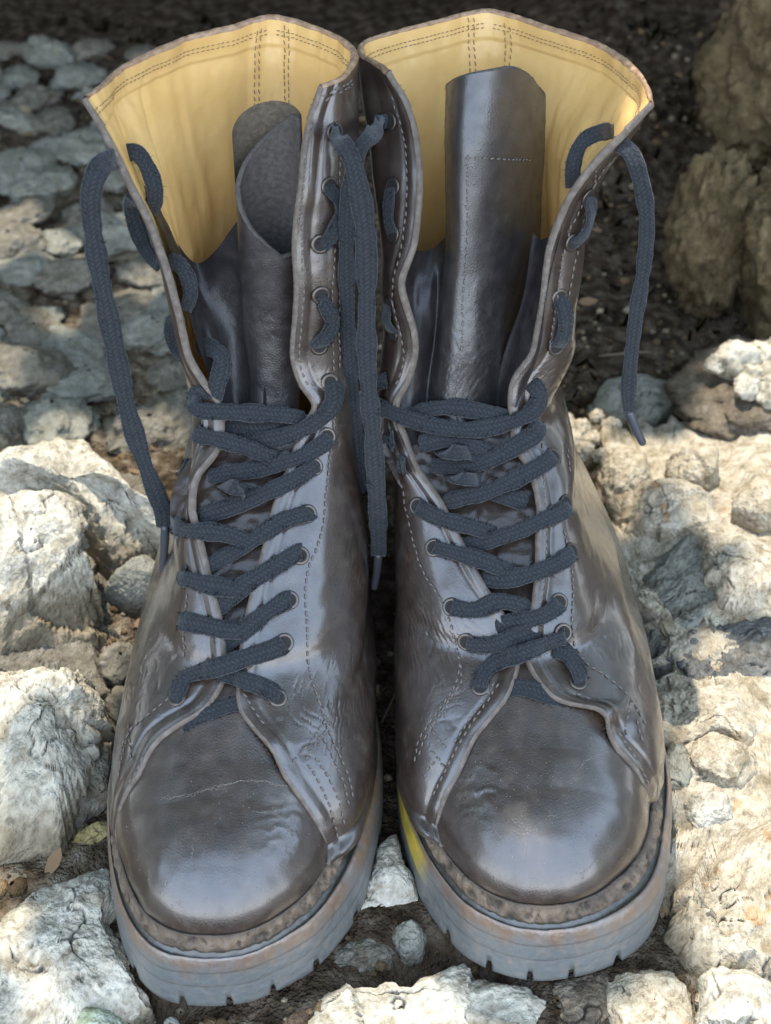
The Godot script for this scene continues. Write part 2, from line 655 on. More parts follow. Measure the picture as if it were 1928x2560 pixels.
func build_quarter(key: String, side: String, boot: Node3D, cl: Array):
	var net := v3s(key + "_" + side)
	var rows := net.size() / 7
	var ts := span(0.0, rows - 1.0, 420)
	var sv := span(0.0, 0.3, 14)
	sv.append_array(span(0.32, 2.4, 90))
	sv.append_array(span(2.46, 5.0, 40))
	var nr := ts.size()
	var nc := sv.size()
	var P := patch(net, 7, ts, sv)
	var N := normals_of(P, nr, nc)
	var mid := 60 * nc + 60
	var sgn := signf(N[mid].x) * (1.0 if net[2].x > net[5].x else -1.0)
	for i in N.size():
		N[i] = N[i] * sgn
	var folds := []
	for i in 7:
		folds.append([rng.randf_range(0.8, 4.4), rng.randf_range(-0.10, 0.10), rng.randf_range(0.0003, 0.0008), rng.randf_range(0.0006, 0.004), rng.randf_range(0.16, 0.22)])
	# where the edge of the quarter has come away from the toe
	var torn := {"Rlat": 0.0766, "Lmed": 0.0752}
	var gap: float = torn.get(key + side, -1.0)
	var out := P.duplicate()
	var lining := P.duplicate()
	for i in nr:
		var throat := ss(0.078, 0.092, P[i * nc].y)
		for j in nc:
			var k := i * nc + j
			var d := P[k].distance_to(P[i * nc])
			var f := fold(P[k], cl)
			f += 0.0004 * exp(-pow((d - 0.0022) / 0.0016, 2.0)) - 0.0004 * exp(-pow((d - 0.0058) / 0.0012, 2.0))
			f *= ss(0.037, 0.043, P[k].y)
			if gap > 0.0:
				f += (0.0042 if key == "R" else 0.0022) * exp(-pow((P[i * nc].y - gap) / 0.0032, 2.0)) * exp(-pow(d / 0.009, 2.0))
			out[k] = P[k] + N[k] * f
			var th := lerpf(0.0028, 0.0033, throat) - 0.0012 * ss(0.262, 0.279, P[k].y)
			var g := 0.0005 * noise_b.get_noise_3d(P[k].x * 150.0 + P[k].z * 150.0, P[k].y * 22.0, P[k].z * 60.0) + 0.0012 * noise_a.get_noise_3d(P[k].x * 60.0, P[k].y * 12.0, P[k].z * 60.0)
			for fl in folds:
				var off: float = sv[j] - fl[0] - fl[1] * (P[k].y - 0.23) * 9.0 - 0.05 * sin(P[k].y * 55.0 + fl[0] * 9.0)
				g += fl[2] * exp(-off * off / fl[3]) * ss(fl[4], fl[4] + 0.03, P[k].y) * ss(0.285, 0.262, P[k].y)
			g *= ss(0.004, 0.02, d)
			if sv[j] > 4.52: g -= 0.0010
			if P[k].y > 0.2715: g -= 0.0006
			lining[k] = P[k] + N[k] * (f * ss(0.01, 0.0, d) - th + g)
	var flip := sgn < 0
	put("quarter_panel", sheet(out, nr, nc, flip), M.leather, boot)
	# the lining starts at the throat
	var r0 := 0
	for i in nr:
		if P[i * nc].y < 0.074: r0 = i
	put("lining", sheet(lining.slice(r0 * nc), nr - r0, nc, not flip), M.lining, boot)
	# raw edge of the leather along facing and vamp, and along the rim
	var E := PackedVector3Array()
	for a in 7:
		var ang := PI * a / 6.0
		for i in nr + 4:
			var ii := mini(i, nr - 1)
			var o := out[ii * nc]
			var n := lining[ii * nc]
			var back := (P[ii * nc + 3] - P[ii * nc]).normalized()
			var beta := maxf(0.0, i - nr + 1) / 4.0 * PI * 0.5
			var m := (o + n) * 0.5
			var dir := -back * cos(beta) + Vector3.UP * sin(beta)
			var q := m + (o - n) * 0.5 * cos(ang) + dir * o.distance_to(n) * 0.42 * sin(ang)
			q += back * 0.0002 * noise_b.get_noise_3dv(q * 500.0)
			E.append(q)
	var es := sheet(E, 7, nr + 4, true)
	put("facing_edge", oriented(es, P[160 * nc] - P[160 * nc + 8]), M.cut_edge, boot)
	if gap > 0.0:
		var frays := []
		for i in nr:
			if absf(P[i * nc].y - gap) < 0.005:
				for w in 14:
					var back := (P[i * nc + 3] - P[i * nc]).normalized()
					var o := out[i * nc].lerp(lining[i * nc], rng.randf_range(0.3, 1.1))
					frays.append([o, (-back + Vector3(rng.randfn(), rng.randfn(), rng.randfn()) * 0.6).normalized() * rng.randf_range(0.0008, 0.0036)])
		put("frayed_edge", fibres(frays), M.fray, boot).set_meta("kind", "stuff")
	var T := PackedVector3Array()
	for a in 7:
		var ang := PI * a / 6.0
		for j in nc:
			var k := (nr - 1) * nc + j
			var m := (out[k] + lining[k]) * 0.5
			T.append(m + (out[k] - lining[k]) * 0.5 * cos(ang) + Vector3(0, 0.0016, 0) * sin(ang) + Vector3(0, 0.0004, 0) * noise_b.get_noise_3dv(m * 400.0))
	put("rim_edge", oriented(sheet(T, 7, nc, false), Vector3.UP), M.rim, boot)
	# eyelets
	var ey := v3s(key + "_eye_" + side)
	for i in range(0, ey.size(), 2):
		var nn := (ey[i + 1]).normalized()
		var ring := TorusMesh.new()
		ring.inner_radius = 0.0022
		ring.outer_radius = 0.0039
		ring.rings = 20
		ring.ring_segments = 8
		var o := put("eyelet", ring, M.eyelet, boot)
		var x := nn.cross(Vector3(0, 0, 1)).normalized()
		o.transform = Transform3D(Basis(x, nn * 0.55, x.cross(nn)), ey[i] + nn * 0.0006)
		var disc := CylinderMesh.new()
		disc.top_radius = 0.0027
		disc.bottom_radius = 0.0027
		disc.height = 0.0006
		disc.radial_segments = 14
		disc.rings = 1
		var h := put("hole_shade_disc", disc, M.hole_shade_disc, o)  # black disc for the eyelet opening, its shade put into the colour
		h.position = Vector3(0, 0.0004, 0)
	# seams
	for i in 20:
		var nm := "%s_seam_%s_%d" % [key, side, i]
		if D.has(nm):
			var pr := v2s(nm)
			var path := PackedVector3Array()
			var up := PackedVector3Array()
			for q in pr:
				var r := on_net(net, q.x * 10.0, q.y * 10.0, sgn)
				path.append(r[0] + r[1] * fold(r[0], cl))
				up.append(r[1])
			put("stitching", stitches(path, up, 0.0033, 0.0024, 0.00045), M.thread, boot).set_meta("kind", "stuff")
	# stitching through the lining: two rows under the rim, two up the back
	for row in [0.36, 0.56]:
		var path := PackedVector3Array()
		var up := PackedVector3Array()
		for j in range(0, nc, 3):
			var ii := nr - 1 - int(round(row / (rows - 1.0) * (nr - 1.0)))
			path.append(lining[ii * nc + j])
			up.append(-N[ii * nc + j])
		put("lining_stitching", stitches(path, up, 0.0022, 0.0014, 0.00022), M.dark_thread, boot).set_meta("kind", "stuff")
	for s in [4.56, 4.66]:
		var path := PackedVector3Array()
		var up := PackedVector3Array()
		var jj := 0
		for j in nc:
			if sv[j] < s: jj = j
		for i in range(int(nr * 0.5), nr, 3):
			path.append(lining[i * nc + jj].lerp(lining[i * nc + jj + 1], (s - sv[jj]) / (sv[jj + 1] - sv[jj])))
			up.append(-N[i * nc + jj])
		put("lining_stitching", stitches(path, up, 0.0030, 0.0022, 0.00024), M.dark_thread, boot).set_meta("kind", "stuff")


func oriented(m: ArrayMesh, want: Vector3) -> ArrayMesh:
	# turn a sheet over when its middle faces away from `want`
	var a := m.surface_get_arrays(0)
	var n: PackedVector3Array = a[Mesh.ARRAY_NORMAL]
	var idx: PackedInt32Array = a[Mesh.ARRAY_INDEX]
	if n[n.size() / 2].dot(want) >= 0.0:
		return m
	for i in n.size():
		n[i] = -n[i]
	for i in range(0, idx.size(), 3):
		var k := idx[i + 1]
		idx[i + 1] = idx[i + 2]
		idx[i + 2] = k
	a[Mesh.ARRAY_NORMAL] = n
	a[Mesh.ARRAY_INDEX] = idx
	var o := ArrayMesh.new()
	o.add_surface_from_arrays(Mesh.PRIMITIVE_TRIANGLES, a)
	return o


func on_net(net: PackedVector3Array, t: float, s: float, sgn: float) -> Array:
	var e := 0.02
	var A := patch(net, 7, PackedFloat32Array([maxf(t - e, 0), t, t + e]), PackedFloat32Array([maxf(s - e, 0), s, s + e]))
	var n := (A[7] - A[1]).cross(A[5] - A[3]).normalized() * sgn
	return [A[4], n]


func stitches(path: PackedVector3Array, up: PackedVector3Array, pitch: float, length: float, rad: float) -> ArrayMesh:
	var list := []
	var sm := stitch_mesh(length, rad)
	var left := 0.0
	for i in path.size() - 1:
		var seg := path[i].distance_to(path[i + 1])
		var z := (path[i + 1] - path[i]).normalized()
		while left < seg:
			var w := left / maxf(seg, 1e-7)
			var y := up[i].lerp(up[i + 1], w).normalized()
			if y.length_squared() < 0.5 or z.length_squared() < 0.5 or absf(y.dot(z)) > 0.98:
				left += pitch
				continue
			var x := y.cross(z).normalized()
			var zz := x.cross(y)
			var b := Basis(x, y, zz).rotated(y, rng.randf_range(-0.18, 0.18) + 0.12)
			list.append([sm, Transform3D(b, path[i].lerp(path[i + 1], w) + y * 0.0001)])
			left += pitch * rng.randf_range(0.9, 1.1)
		left -= seg
	if list.is_empty():
		list.append([sm, Transform3D(Basis(), path[0])])
	return joined(list)


func build_tongue(key: String, boot: Node3D):
	var nr := 110
	var nc := 90
	var P := PackedVector3Array()
	var folds := [[Vector3(0.004, 0.185, -0.195), Vector3(0, 1, 0.1), 0.0090, 0.0007, 0.02], [Vector3(0.004, 0.160, -0.185), Vector3(0.2, 1, 0.1), 0.0060, 0.0009, 0.018]]
	if key == "L":
		# a sheet rolled into a tube; its near side is cut low, its far side stands high
		for i in nr:
			var v := float(i) / (nr - 1)
			for j in nc:
				var a := lerpf(-2.7, 2.7, float(j) / (nc - 1))  # 0 = outer side, positive towards the heel
				var top := clampf(0.2405 + 0.0118 * a, 0.2175, 0.268)
				var y := lerpf(0.10, top, v)
				var h := ss(0.11, 0.20, y)
				var r := lerpf(0.0095, 0.0135, h)
				var cx := lerpf(0.0062, 0.0088, h)
				var cz := lerpf(-0.200, -0.2135, h)
				cz = lerpf(-0.172, cz, ss(0.095, 0.16, y))
				r *= 1.0 - 0.10 * sin(a * 3.0 + y * 90.0) * (1.0 - h) + 0.05 * a / 2.7 * h
				P.append(Vector3(cx - cos(a) * r, y, cz - sin(a) * r * 0.95))
	else:
		var ts := span(7.0, 0.0, nr)
		P = patch(v3s("R_tongue"), 7, ts, span(0.0, 6.0, nc))
		folds = [[Vector3(-0.018, 0.172, -0.190), Vector3(0.2, 1, 0.1), 0.0075, 0.0016, 0.020], [Vector3(-0.012, 0.150, -0.185), Vector3(0.5, 0.8, 0.1), 0.0050, 0.0009, 0.016], [Vector3(-0.016, 0.200, -0.196), Vector3(-0.1, 1, 0.1), 0.0090, 0.0006, 0.018]]
	var N := normals_of(P, nr, nc)
	var front := 1.0
	var k := 60 * nc + (nc * 3) / 4
	if key == "L":
		front = -signf(N[60 * nc + nc / 2].x)
	else:
		front = signf(N[60 * nc + nc / 3].z)
	var back := P.duplicate()
	for i in P.size():
		var f := fold(P[i], folds) * 0.9
		P[i] += N[i] * front * f
		back[i] = P[i] - N[i] * front * 0.0022
	put("tongue", sheet(P, nr, nc, front < 0), M.tongue, boot)
	put("tongue_back", sheet(back, nr, nc, front > 0), M.suede, boot)
	# raw rim of the tongue
	var rim := PackedVector3Array()
	var loop := []
	for i in nr: loop.append(i * nc)
	for j in range(1, nc): loop.append((nr - 1) * nc + j)
	for i in range(nr - 2, -1, -1): loop.append(i * nc + nc - 1)
	for a in 5:
		var ang := PI * a / 4.0
		for q in loop:
			var m := (P[q] + back[q]) * 0.5
			var ii: int = q / nc
			var jj: int = q % nc
			var inner: Vector3 = P[clampi(ii, 2, nr - 3) * nc + clampi(jj, 2, nc - 3)]
			rim.append(m + (P[q] - back[q]) * 0.5 * cos(ang) + (P[q] - inner).normalized() * 0.0009 * sin(ang) + Vector3.ONE * 0.0003 * noise_b.get_noise_3dv(m * 500.0))
	put("tongue_edge", sheet(rim, 5, loop.size(), false), M.suede, boot)
	if key == "R":
		var path := PackedVector3Array()
		var up := PackedVector3Array()
		for i in range(4, nr - 18):
			var q := (nr - 1 - i - 17) * nc + int(nc * lerpf(0.36, 0.40, float(i) / nr))
			path.append(P[q])
			up.append(N[q] * front)
		put("stitching", stitches(path, up, 0.0034, 0.0024, 0.0004), M.thread, boot).set_meta("kind", "stuff")
		path = PackedVector3Array()
		up = PackedVector3Array()
		for j in range(int(nc * 0.36), nc - 12, 2):
			var q := (nr - 22) * nc + j
			path.append(P[q])
			up.append(N[q] * front)
		put("stitching", stitches(path, up, 0.0034, 0.0024, 0.0004), M.thread, boot).set_meta("kind", "stuff")
	var B := patch(v3s(key + "_base"), 5, span(0, 9.0, 120), span(0, 4.0, 60))
	var bn := normals_of(B, 120, 60)
	for i in B.size():
		var w := sin(B[i].y * 520.0 + 9.0 * noise_a.get_noise_3dv(B[i] * 40.0))
		B[i] += bn[i] * signf(bn[i].y) * (0.0004 * w * absf(w) + 0.0008 * noise_a.get_noise_3dv(B[i] * 45.0))
	put("tongue_base", oriented(sheet(B, 120, 60, false), Vector3(0, 0.7, 0.7)), M.base, boot)
	# bellows between tongue and facings
	for g in (["L_gusset"] if key == "L" else ["R_gusset", "R_gusset_right"]):
		var net := v3s(g)
		var cols := 5 if g == "R_gusset_right" else 7
		var rows := net.size() / cols
		var G := patch(net, cols, span(0, rows - 1.0, 60), span(0, cols - 1.0, 50))
		for i in G.size():
			G[i].z += 0.0009 * noise_a.get_noise_3dv(G[i] * 50.0)
		put("gusset", oriented(sheet(G, 60, 50, false), Vector3(0, 0, 1)), M.gusset, boot)
	if key == "L":
		# outer turn of the roll, standing behind the tube
		var G := PackedVector3Array()
		for i in 30:
			for j in 30:
				var a := lerpf(-1.5, 1.2, j / 29.0)
				var y := lerpf(0.238, 0.2690 - 0.0030 * a * a + 0.002 * sin(a), i / 29.0)
				G.append(Vector3(0.0085 + sin(a) * 0.0140, y, -0.2225 - cos(a) * 0.0110))
		put("tongue_turn", oriented(sheet(G, 30, 30, false), Vector3(0, 0, 1)), M.brown_suede, boot)


func ribbon(path: PackedVector3Array, up: PackedVector3Array, half: float, thick: float, fuzz: Array, sd: int) -> ArrayMesh:
	# resample along the path
	var pts := PackedVector3Array()
	var ups := PackedVector3Array()
	var n := path.size()
	var total := 0.0
	for i in n - 1: total += path[i].distance_to(path[i + 1])
	var steps := maxi(8, int(total / 0.0009))
	var fine := PackedVector3Array()
	var fu := PackedVector3Array()
	var FN := n * 24
	for i in FN + 1:
		var t := float(i) / FN * (n - 1)
		fine.append(spline(path, t))
		fu.append(spline(up, t).normalized())
	var acc := PackedFloat32Array([0.0])
	for i in range(1, fine.size()): acc.append(acc[i - 1] + fine[i].distance_to(fine[i - 1]))
	total = acc[acc.size() - 1]
	var k := 0
	for i in steps + 1:
		var q := total * i / steps
		while k < fine.size() - 2 and acc[k + 1] < q: k += 1
		var w := clampf((q - acc[k]) / maxf(acc[k + 1] - acc[k], 1e-9), 0, 1)
		pts.append(fine[k].lerp(fine[k + 1], w))
		ups.append(fu[k].lerp(fu[k + 1], w))
	var ring := 14
	var P := PackedVector3Array()
	var uv := PackedVector2Array()
	var sides := PackedVector3Array()
	for i in pts.size():
		var tan := (pts[mini(i + 1, pts.size() - 1)] - pts[maxi(i - 1, 0)]).normalized()
		var u := (ups[i] - tan * ups[i].dot(tan)).normalized()
		var x := tan.cross(u).normalized()
		var s := total * i / steps
		var hw := half * (1.0 + 0.30 * noise_a.get_noise_2d(s * 42.0, sd * 7.3))
		var cap := minf(minf(i, pts.size() - 1 - i) / 1.0, 1.0)
		hw *= 0.55 + 0.45 * cap
		var cup := 0.0006 * noise_a.get_noise_2d(s * 90.0, sd * 3.1 + 50.0)
		for j in ring + 1:
			var a := TAU * j / ring
			var cx := cos(a)
			var cy := clampf(sin(a) * 2.4, -1.0, 1.0)
			P.append(pts[i] + x * cx * hw + u * (cy * thick * cap + cup * (1.0 - cx * cx) * 1.5 + 0.0007 * cx * noise_a.get_noise_2d(s * 60.0, sd * 5.9 + 90.0)))
			uv.append(Vector2(float(j) / ring, s / 0.0075))
		sides.append(x)
	var m := sheet(P, pts.size(), ring + 1, false, uv, PackedColorArray(), true)
	# loose fibres along both borders
	var cnt := int(total / 0.00012)
	for i in cnt:
		var q := rng.randi_range(0, pts.size() - 1)
		var sd2 := 1.0 if rng.randf() < 0.5 else -1.0
		var o := pts[q] + sides[q] * sd2 * half * rng.randf_range(0.5, 1.0) + ups[q] * thick * rng.randf_range(0.2, 1.0)
		var dir := (sides[q] * sd2 * rng.randf_range(0.2, 1.0) + ups[q] * rng.randf_range(0.0, 0.9) + Vector3(rng.randfn(), rng.randfn(), rng.randfn()) * 0.45).normalized()
		fuzz.append([o, dir * rng.randf_range(0.0005, 0.0021) * (2.2 if rng.randf() < 0.06 else 1.0)])
	return m


func build_laces(key: String, boot: Node3D):
	var names: PackedStringArray = D[key + "_lacenames"].split(",")
	var parts := {}
	var aglets := {}
	for nm in names:
		var raw := v3s(key + "_lace_" + nm)
		var path := PackedVector3Array()
		var up := PackedVector3Array()
		for i in range(0, raw.size(), 2):
			path.append(raw[i])
			up.append(raw[i + 1].normalized())
		if nm.begins_with("tip"):
			var P := PackedVector3Array()
			var rr := [0.0, 0.0015, 0.0019, 0.0019, 0.0018, 0.0017, 0.0016, 0.0012, 0.0]
			for i in 9:
				var t: float = [0.0, 0.0, 0.06, 0.3, 0.5, 0.75, 0.95, 1.0, 1.0][i]
				var c := spline(path, t * (path.size() - 1.0))
				var tan := (path[path.size() - 1] - path[0]).normalized()
				var x := tan.cross(Vector3(0, 0.3, 1)).normalized()
				var y := x.cross(tan)
				for j in 11:
					var a := TAU * j / 10.0
					P.append(c + (x * cos(a) + y * sin(a)) * rr[i])
			aglets[nm] = sheet(P, 9, 11, false, PackedVector2Array(), PackedColorArray(), true)
			continue
		var fuzz := []
		var hang := nm.begins_with("end")
		var half := 0.0036
		var thick := 0.0005
		if hang:
			half = 0.0038
			thick = 0.0009
			if key == "R":
				half = 0.0031
				thick = 0.0017
		elif nm.begins_with("loop"):
			half = 0.0032
			thick = 0.0008
		var m := ribbon(path, up, half, thick, fuzz, names.find(nm) + (40 if key == "R" else 0))
		var o := put("lace_end" if hang else "lace", m, M.lace, boot)
		if key == "R" and nm == "end_med":
			# the cut end has come apart into threads
			var tipp := path[path.size() - 1]
			for i in 160:
				fuzz.append([tipp + Vector3(rng.randf_range(-0.003, 0.003), rng.randf_range(0, 0.004), rng.randf_range(-0.001, 0.001)), Vector3(rng.randfn() * 0.0014, -rng.randf_range(0.001, 0.005), rng.randfn() * 0.001)])
		var fm := put("fibres", fibres(fuzz), M.fuzz, o)
		fm.set_meta("kind", "stuff")
		parts[nm] = o
	for nm in aglets:
		put("aglet", aglets[nm], M.aglet, parts[nm.replace("tip", "end")])


func fibres(list: Array) -> ArrayMesh:
	var P := PackedVector3Array()
	var N := PackedVector3Array()
	for f in list:
		var d: Vector3 = f[1]
		var sidev := d.cross(Vector3(0.1, 0.7, 0.7)).normalized() * 0.00009
		var bend := Vector3(rng.randfn(), rng.randfn(), rng.randfn()) * d.length() * 0.2
		var a: Vector3 = f[0]
		P.append_array([a - sidev, a + sidev, a + d * 0.55 + bend, a + d * 0.55 + bend, a + d * 0.55 + bend + sidev, a + d])
		for i in 6: N.append(Vector3(0, 0.7, 0.7))
	var arr := []
	arr.resize(Mesh.ARRAY_MAX)
	arr[Mesh.ARRAY_VERTEX] = P
	arr[Mesh.ARRAY_NORMAL] = N
	var m := ArrayMesh.new()
	m.add_surface_from_arrays(Mesh.PRIMITIVE_TRIANGLES, arr)
	return m

# ---------------------------------------------------------------- rocks and ground

func rock_material(seed_: int, stops: Array, relief: float, rough := 0.9) -> StandardMaterial3D:
	var m := StandardMaterial3D.new()
	m.vertex_color_use_as_albedo = true
	m.albedo_texture = tex(512, 512, seed_, 0.016, FastNoiseLite.TYPE_SIMPLEX_SMOOTH, 7, ramp(stops), 0.72)
	m.roughness = rough
	m.metallic_specular = 0.35
	m.heightmap_enabled = true
	m.heightmap_texture = M.stone_relief
	m.heightmap_scale = relief
	tri(m, 9.0)
	return m


func setup_rock_materials():
	M.stone_relief = tex(512, 512, 91, 0.085, FastNoiseLite.TYPE_SIMPLEX_SMOOTH, 5, null, 0.65)
	M.white = rock_material(101, [[0.0, lin(0.168, 0.143, 0.105)], [0.3, lin(0.304, 0.272, 0.213)], [0.55, lin(0.420, 0.386, 0.318)], [0.8, lin(0.524, 0.484, 0.399)], [1.0, lin(0.629, 0.573, 0.478)]], 0.095)
	M.cream = rock_material(103, [[0.0, lin(0.138, 0.100, 0.057)], [0.3, lin(0.277, 0.230, 0.161)], [0.55, lin(0.388, 0.334, 0.251)], [0.8, lin(0.480, 0.419, 0.331)], [1.0, lin(0.573, 0.511, 0.409)]], 0.119)
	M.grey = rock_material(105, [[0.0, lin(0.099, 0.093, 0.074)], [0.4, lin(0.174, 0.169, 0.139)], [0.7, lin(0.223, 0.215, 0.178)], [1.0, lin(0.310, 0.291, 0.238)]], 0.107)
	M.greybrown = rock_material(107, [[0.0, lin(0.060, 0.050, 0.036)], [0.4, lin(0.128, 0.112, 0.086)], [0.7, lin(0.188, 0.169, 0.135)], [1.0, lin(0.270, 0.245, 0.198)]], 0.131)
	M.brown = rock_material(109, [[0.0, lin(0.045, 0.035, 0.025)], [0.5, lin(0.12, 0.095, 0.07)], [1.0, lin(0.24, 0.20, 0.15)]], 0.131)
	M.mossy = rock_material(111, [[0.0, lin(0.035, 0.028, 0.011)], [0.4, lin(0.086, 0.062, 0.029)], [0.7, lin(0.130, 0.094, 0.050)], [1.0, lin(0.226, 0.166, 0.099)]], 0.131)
	M.shade_grey = rock_material(113, [[0.0, lin(0.05, 0.046, 0.04)], [0.5, lin(0.125, 0.12, 0.11)], [0.85, lin(0.20, 0.19, 0.175)], [1.0, lin(0.40, 0.38, 0.35)]], 0.148)  # dark grey stands for cast shade on the stone
	M.ochre = rock_material(115, [[0.0, lin(0.10, 0.075, 0.03)], [0.5, lin(0.24, 0.185, 0.075)], [1.0, lin(0.36, 0.30, 0.15)]], 0.071)
	M.green = rock_material(117, [[0.0, lin(0.13, 0.15, 0.10)], [0.45, lin(0.26, 0.30, 0.21)], [0.75, lin(0.44, 0.46, 0.40)], [1.0, lin(0.55, 0.55, 0.5)]], 0.071)
	var soil := StandardMaterial3D.new()
	soil.albedo_texture = tex(512, 512, 121, 0.02, FastNoiseLite.TYPE_SIMPLEX_SMOOTH, 6, ramp([[0.0, lin(0.07, 0.05, 0.035)], [0.4, lin(0.20, 0.155, 0.11)], [0.65, lin(0.36, 0.30, 0.23)], [1.0, lin(0.60, 0.55, 0.47)]]))
	soil.vertex_color_use_as_albedo = true
	soil.roughness = 0.95
	soil.metallic_specular = 0.2
	soil.heightmap_enabled = true
	soil.heightmap_texture = M.stone_relief
	soil.heightmap_scale = 0.35
	tri(soil, 7.0)
	M.soil = soil
	var moss := StandardMaterial3D.new()
	moss.vertex_color_use_as_albedo = true
	moss.roughness = 0.9
	moss.backlight_enabled = true
	moss.backlight = Color(0.15, 0.2, 0.04)
	M.moss = moss
	var leaf := StandardMaterial3D.new()
	leaf.albedo_color = lin(0.05, 0.10, 0.025)
	leaf.roughness = 0.5
	leaf.backlight_enabled = true
	leaf.backlight = Color(0.25, 0.35, 0.08)
	M.leaf = leaf
	var bark := StandardMaterial3D.new()
	bark.albedo_texture = tex(256, 256, 131, 0.03, FastNoiseLite.TYPE_SIMPLEX_SMOOTH, 5, ramp([[0.0, lin(0.05, 0.04, 0.03)], [1.0, lin(0.18, 0.15, 0.12)]]))
	bark.roughness = 0.9
	tri(bark, 3.0)
	M.bark = bark


func ground_y(x: float, z: float) -> float:
	var y := -0.013 + 0.010 * noise_b.get_noise_3d(x * 9.0, 3.0, z * 9.0) + 0.004 * noise_b.get_noise_3d(x * 45.0, 8.0, z * 45.0)
	# firm footing under the soles, hollows beside them
	var under := ss(0.16, 0.06, absf(x)) * ss(0.03, -0.06, z) * ss(-0.42, -0.33, z)
	y = lerpf(y, -0.0035 + 0.0025 * noise_b.get_noise_3d(x * 30.0, 1.0, z * 30.0), under * 0.9)
	y -= 0.020 * exp(-(pow((x - 0.020) / 0.026, 2) + pow((z + 0.020) / 0.016, 2)))
	y -= 0.018 * exp(-(pow((x + 0.095) / 0.020, 2) + pow((z + 0.006) / 0.012, 2)))
	y -= 0.018 * exp(-(pow((x + 0.118) / 0.016, 2) + pow((z + 0.19) / 0.03, 2)))
	# the slope behind
	y += 0.05 * ss(-0.45, -0.95, z) * ss(0.02, 0.20, x) + 0.012 * ss(-0.40, -0.9, z)
	return y


func build_ground():
	var n := 340
	var P := PackedVector3Array()
	var C := PackedColorArray()
	for i in n:
		var v := lerpf(-1.0, 1.0, float(i) / (n - 1))
		var z := -0.25 + signf(v) * (0.62 * absf(v) + 6.0 * pow(absf(v), 6.0))
		for j in n:
			var u := lerpf(-1.0, 1.0, float(j) / (n - 1))
			var x := signf(u) * (0.42 * absf(u) + 6.0 * pow(absf(u), 6.0))
			P.append(Vector3(x, ground_y(x, z), z))
			# dark humus; pale limestone crumbs towards the slabs at right and the boulders at left
			var pale := maxf(ss(0.105, 0.14, x) * ss(-0.42, -0.36, z), 0.7 * ss(-0.115, -0.15, x) * ss(-0.42, -0.30, z))
			pale = maxf(pale, 0.38 * ss(-0.09, -0.13, x) * ss(-0.34, -0.40, z) * ss(-0.80, -0.68, z))
			pale = clampf(pale * (0.75 + 0.9 * noise_b.get_noise_3d(x * 30.0, 2.0, z * 30.0)), 0.0, 1.0)
			C.append(Color(0.24, 0.215, 0.19).lerp(Color(0.95, 0.90, 0.80), pale))
	put("ground", oriented(sheet(P, n, n, false, PackedVector2Array(), C), Vector3.UP), M.soil).set_meta("kind", "structure")


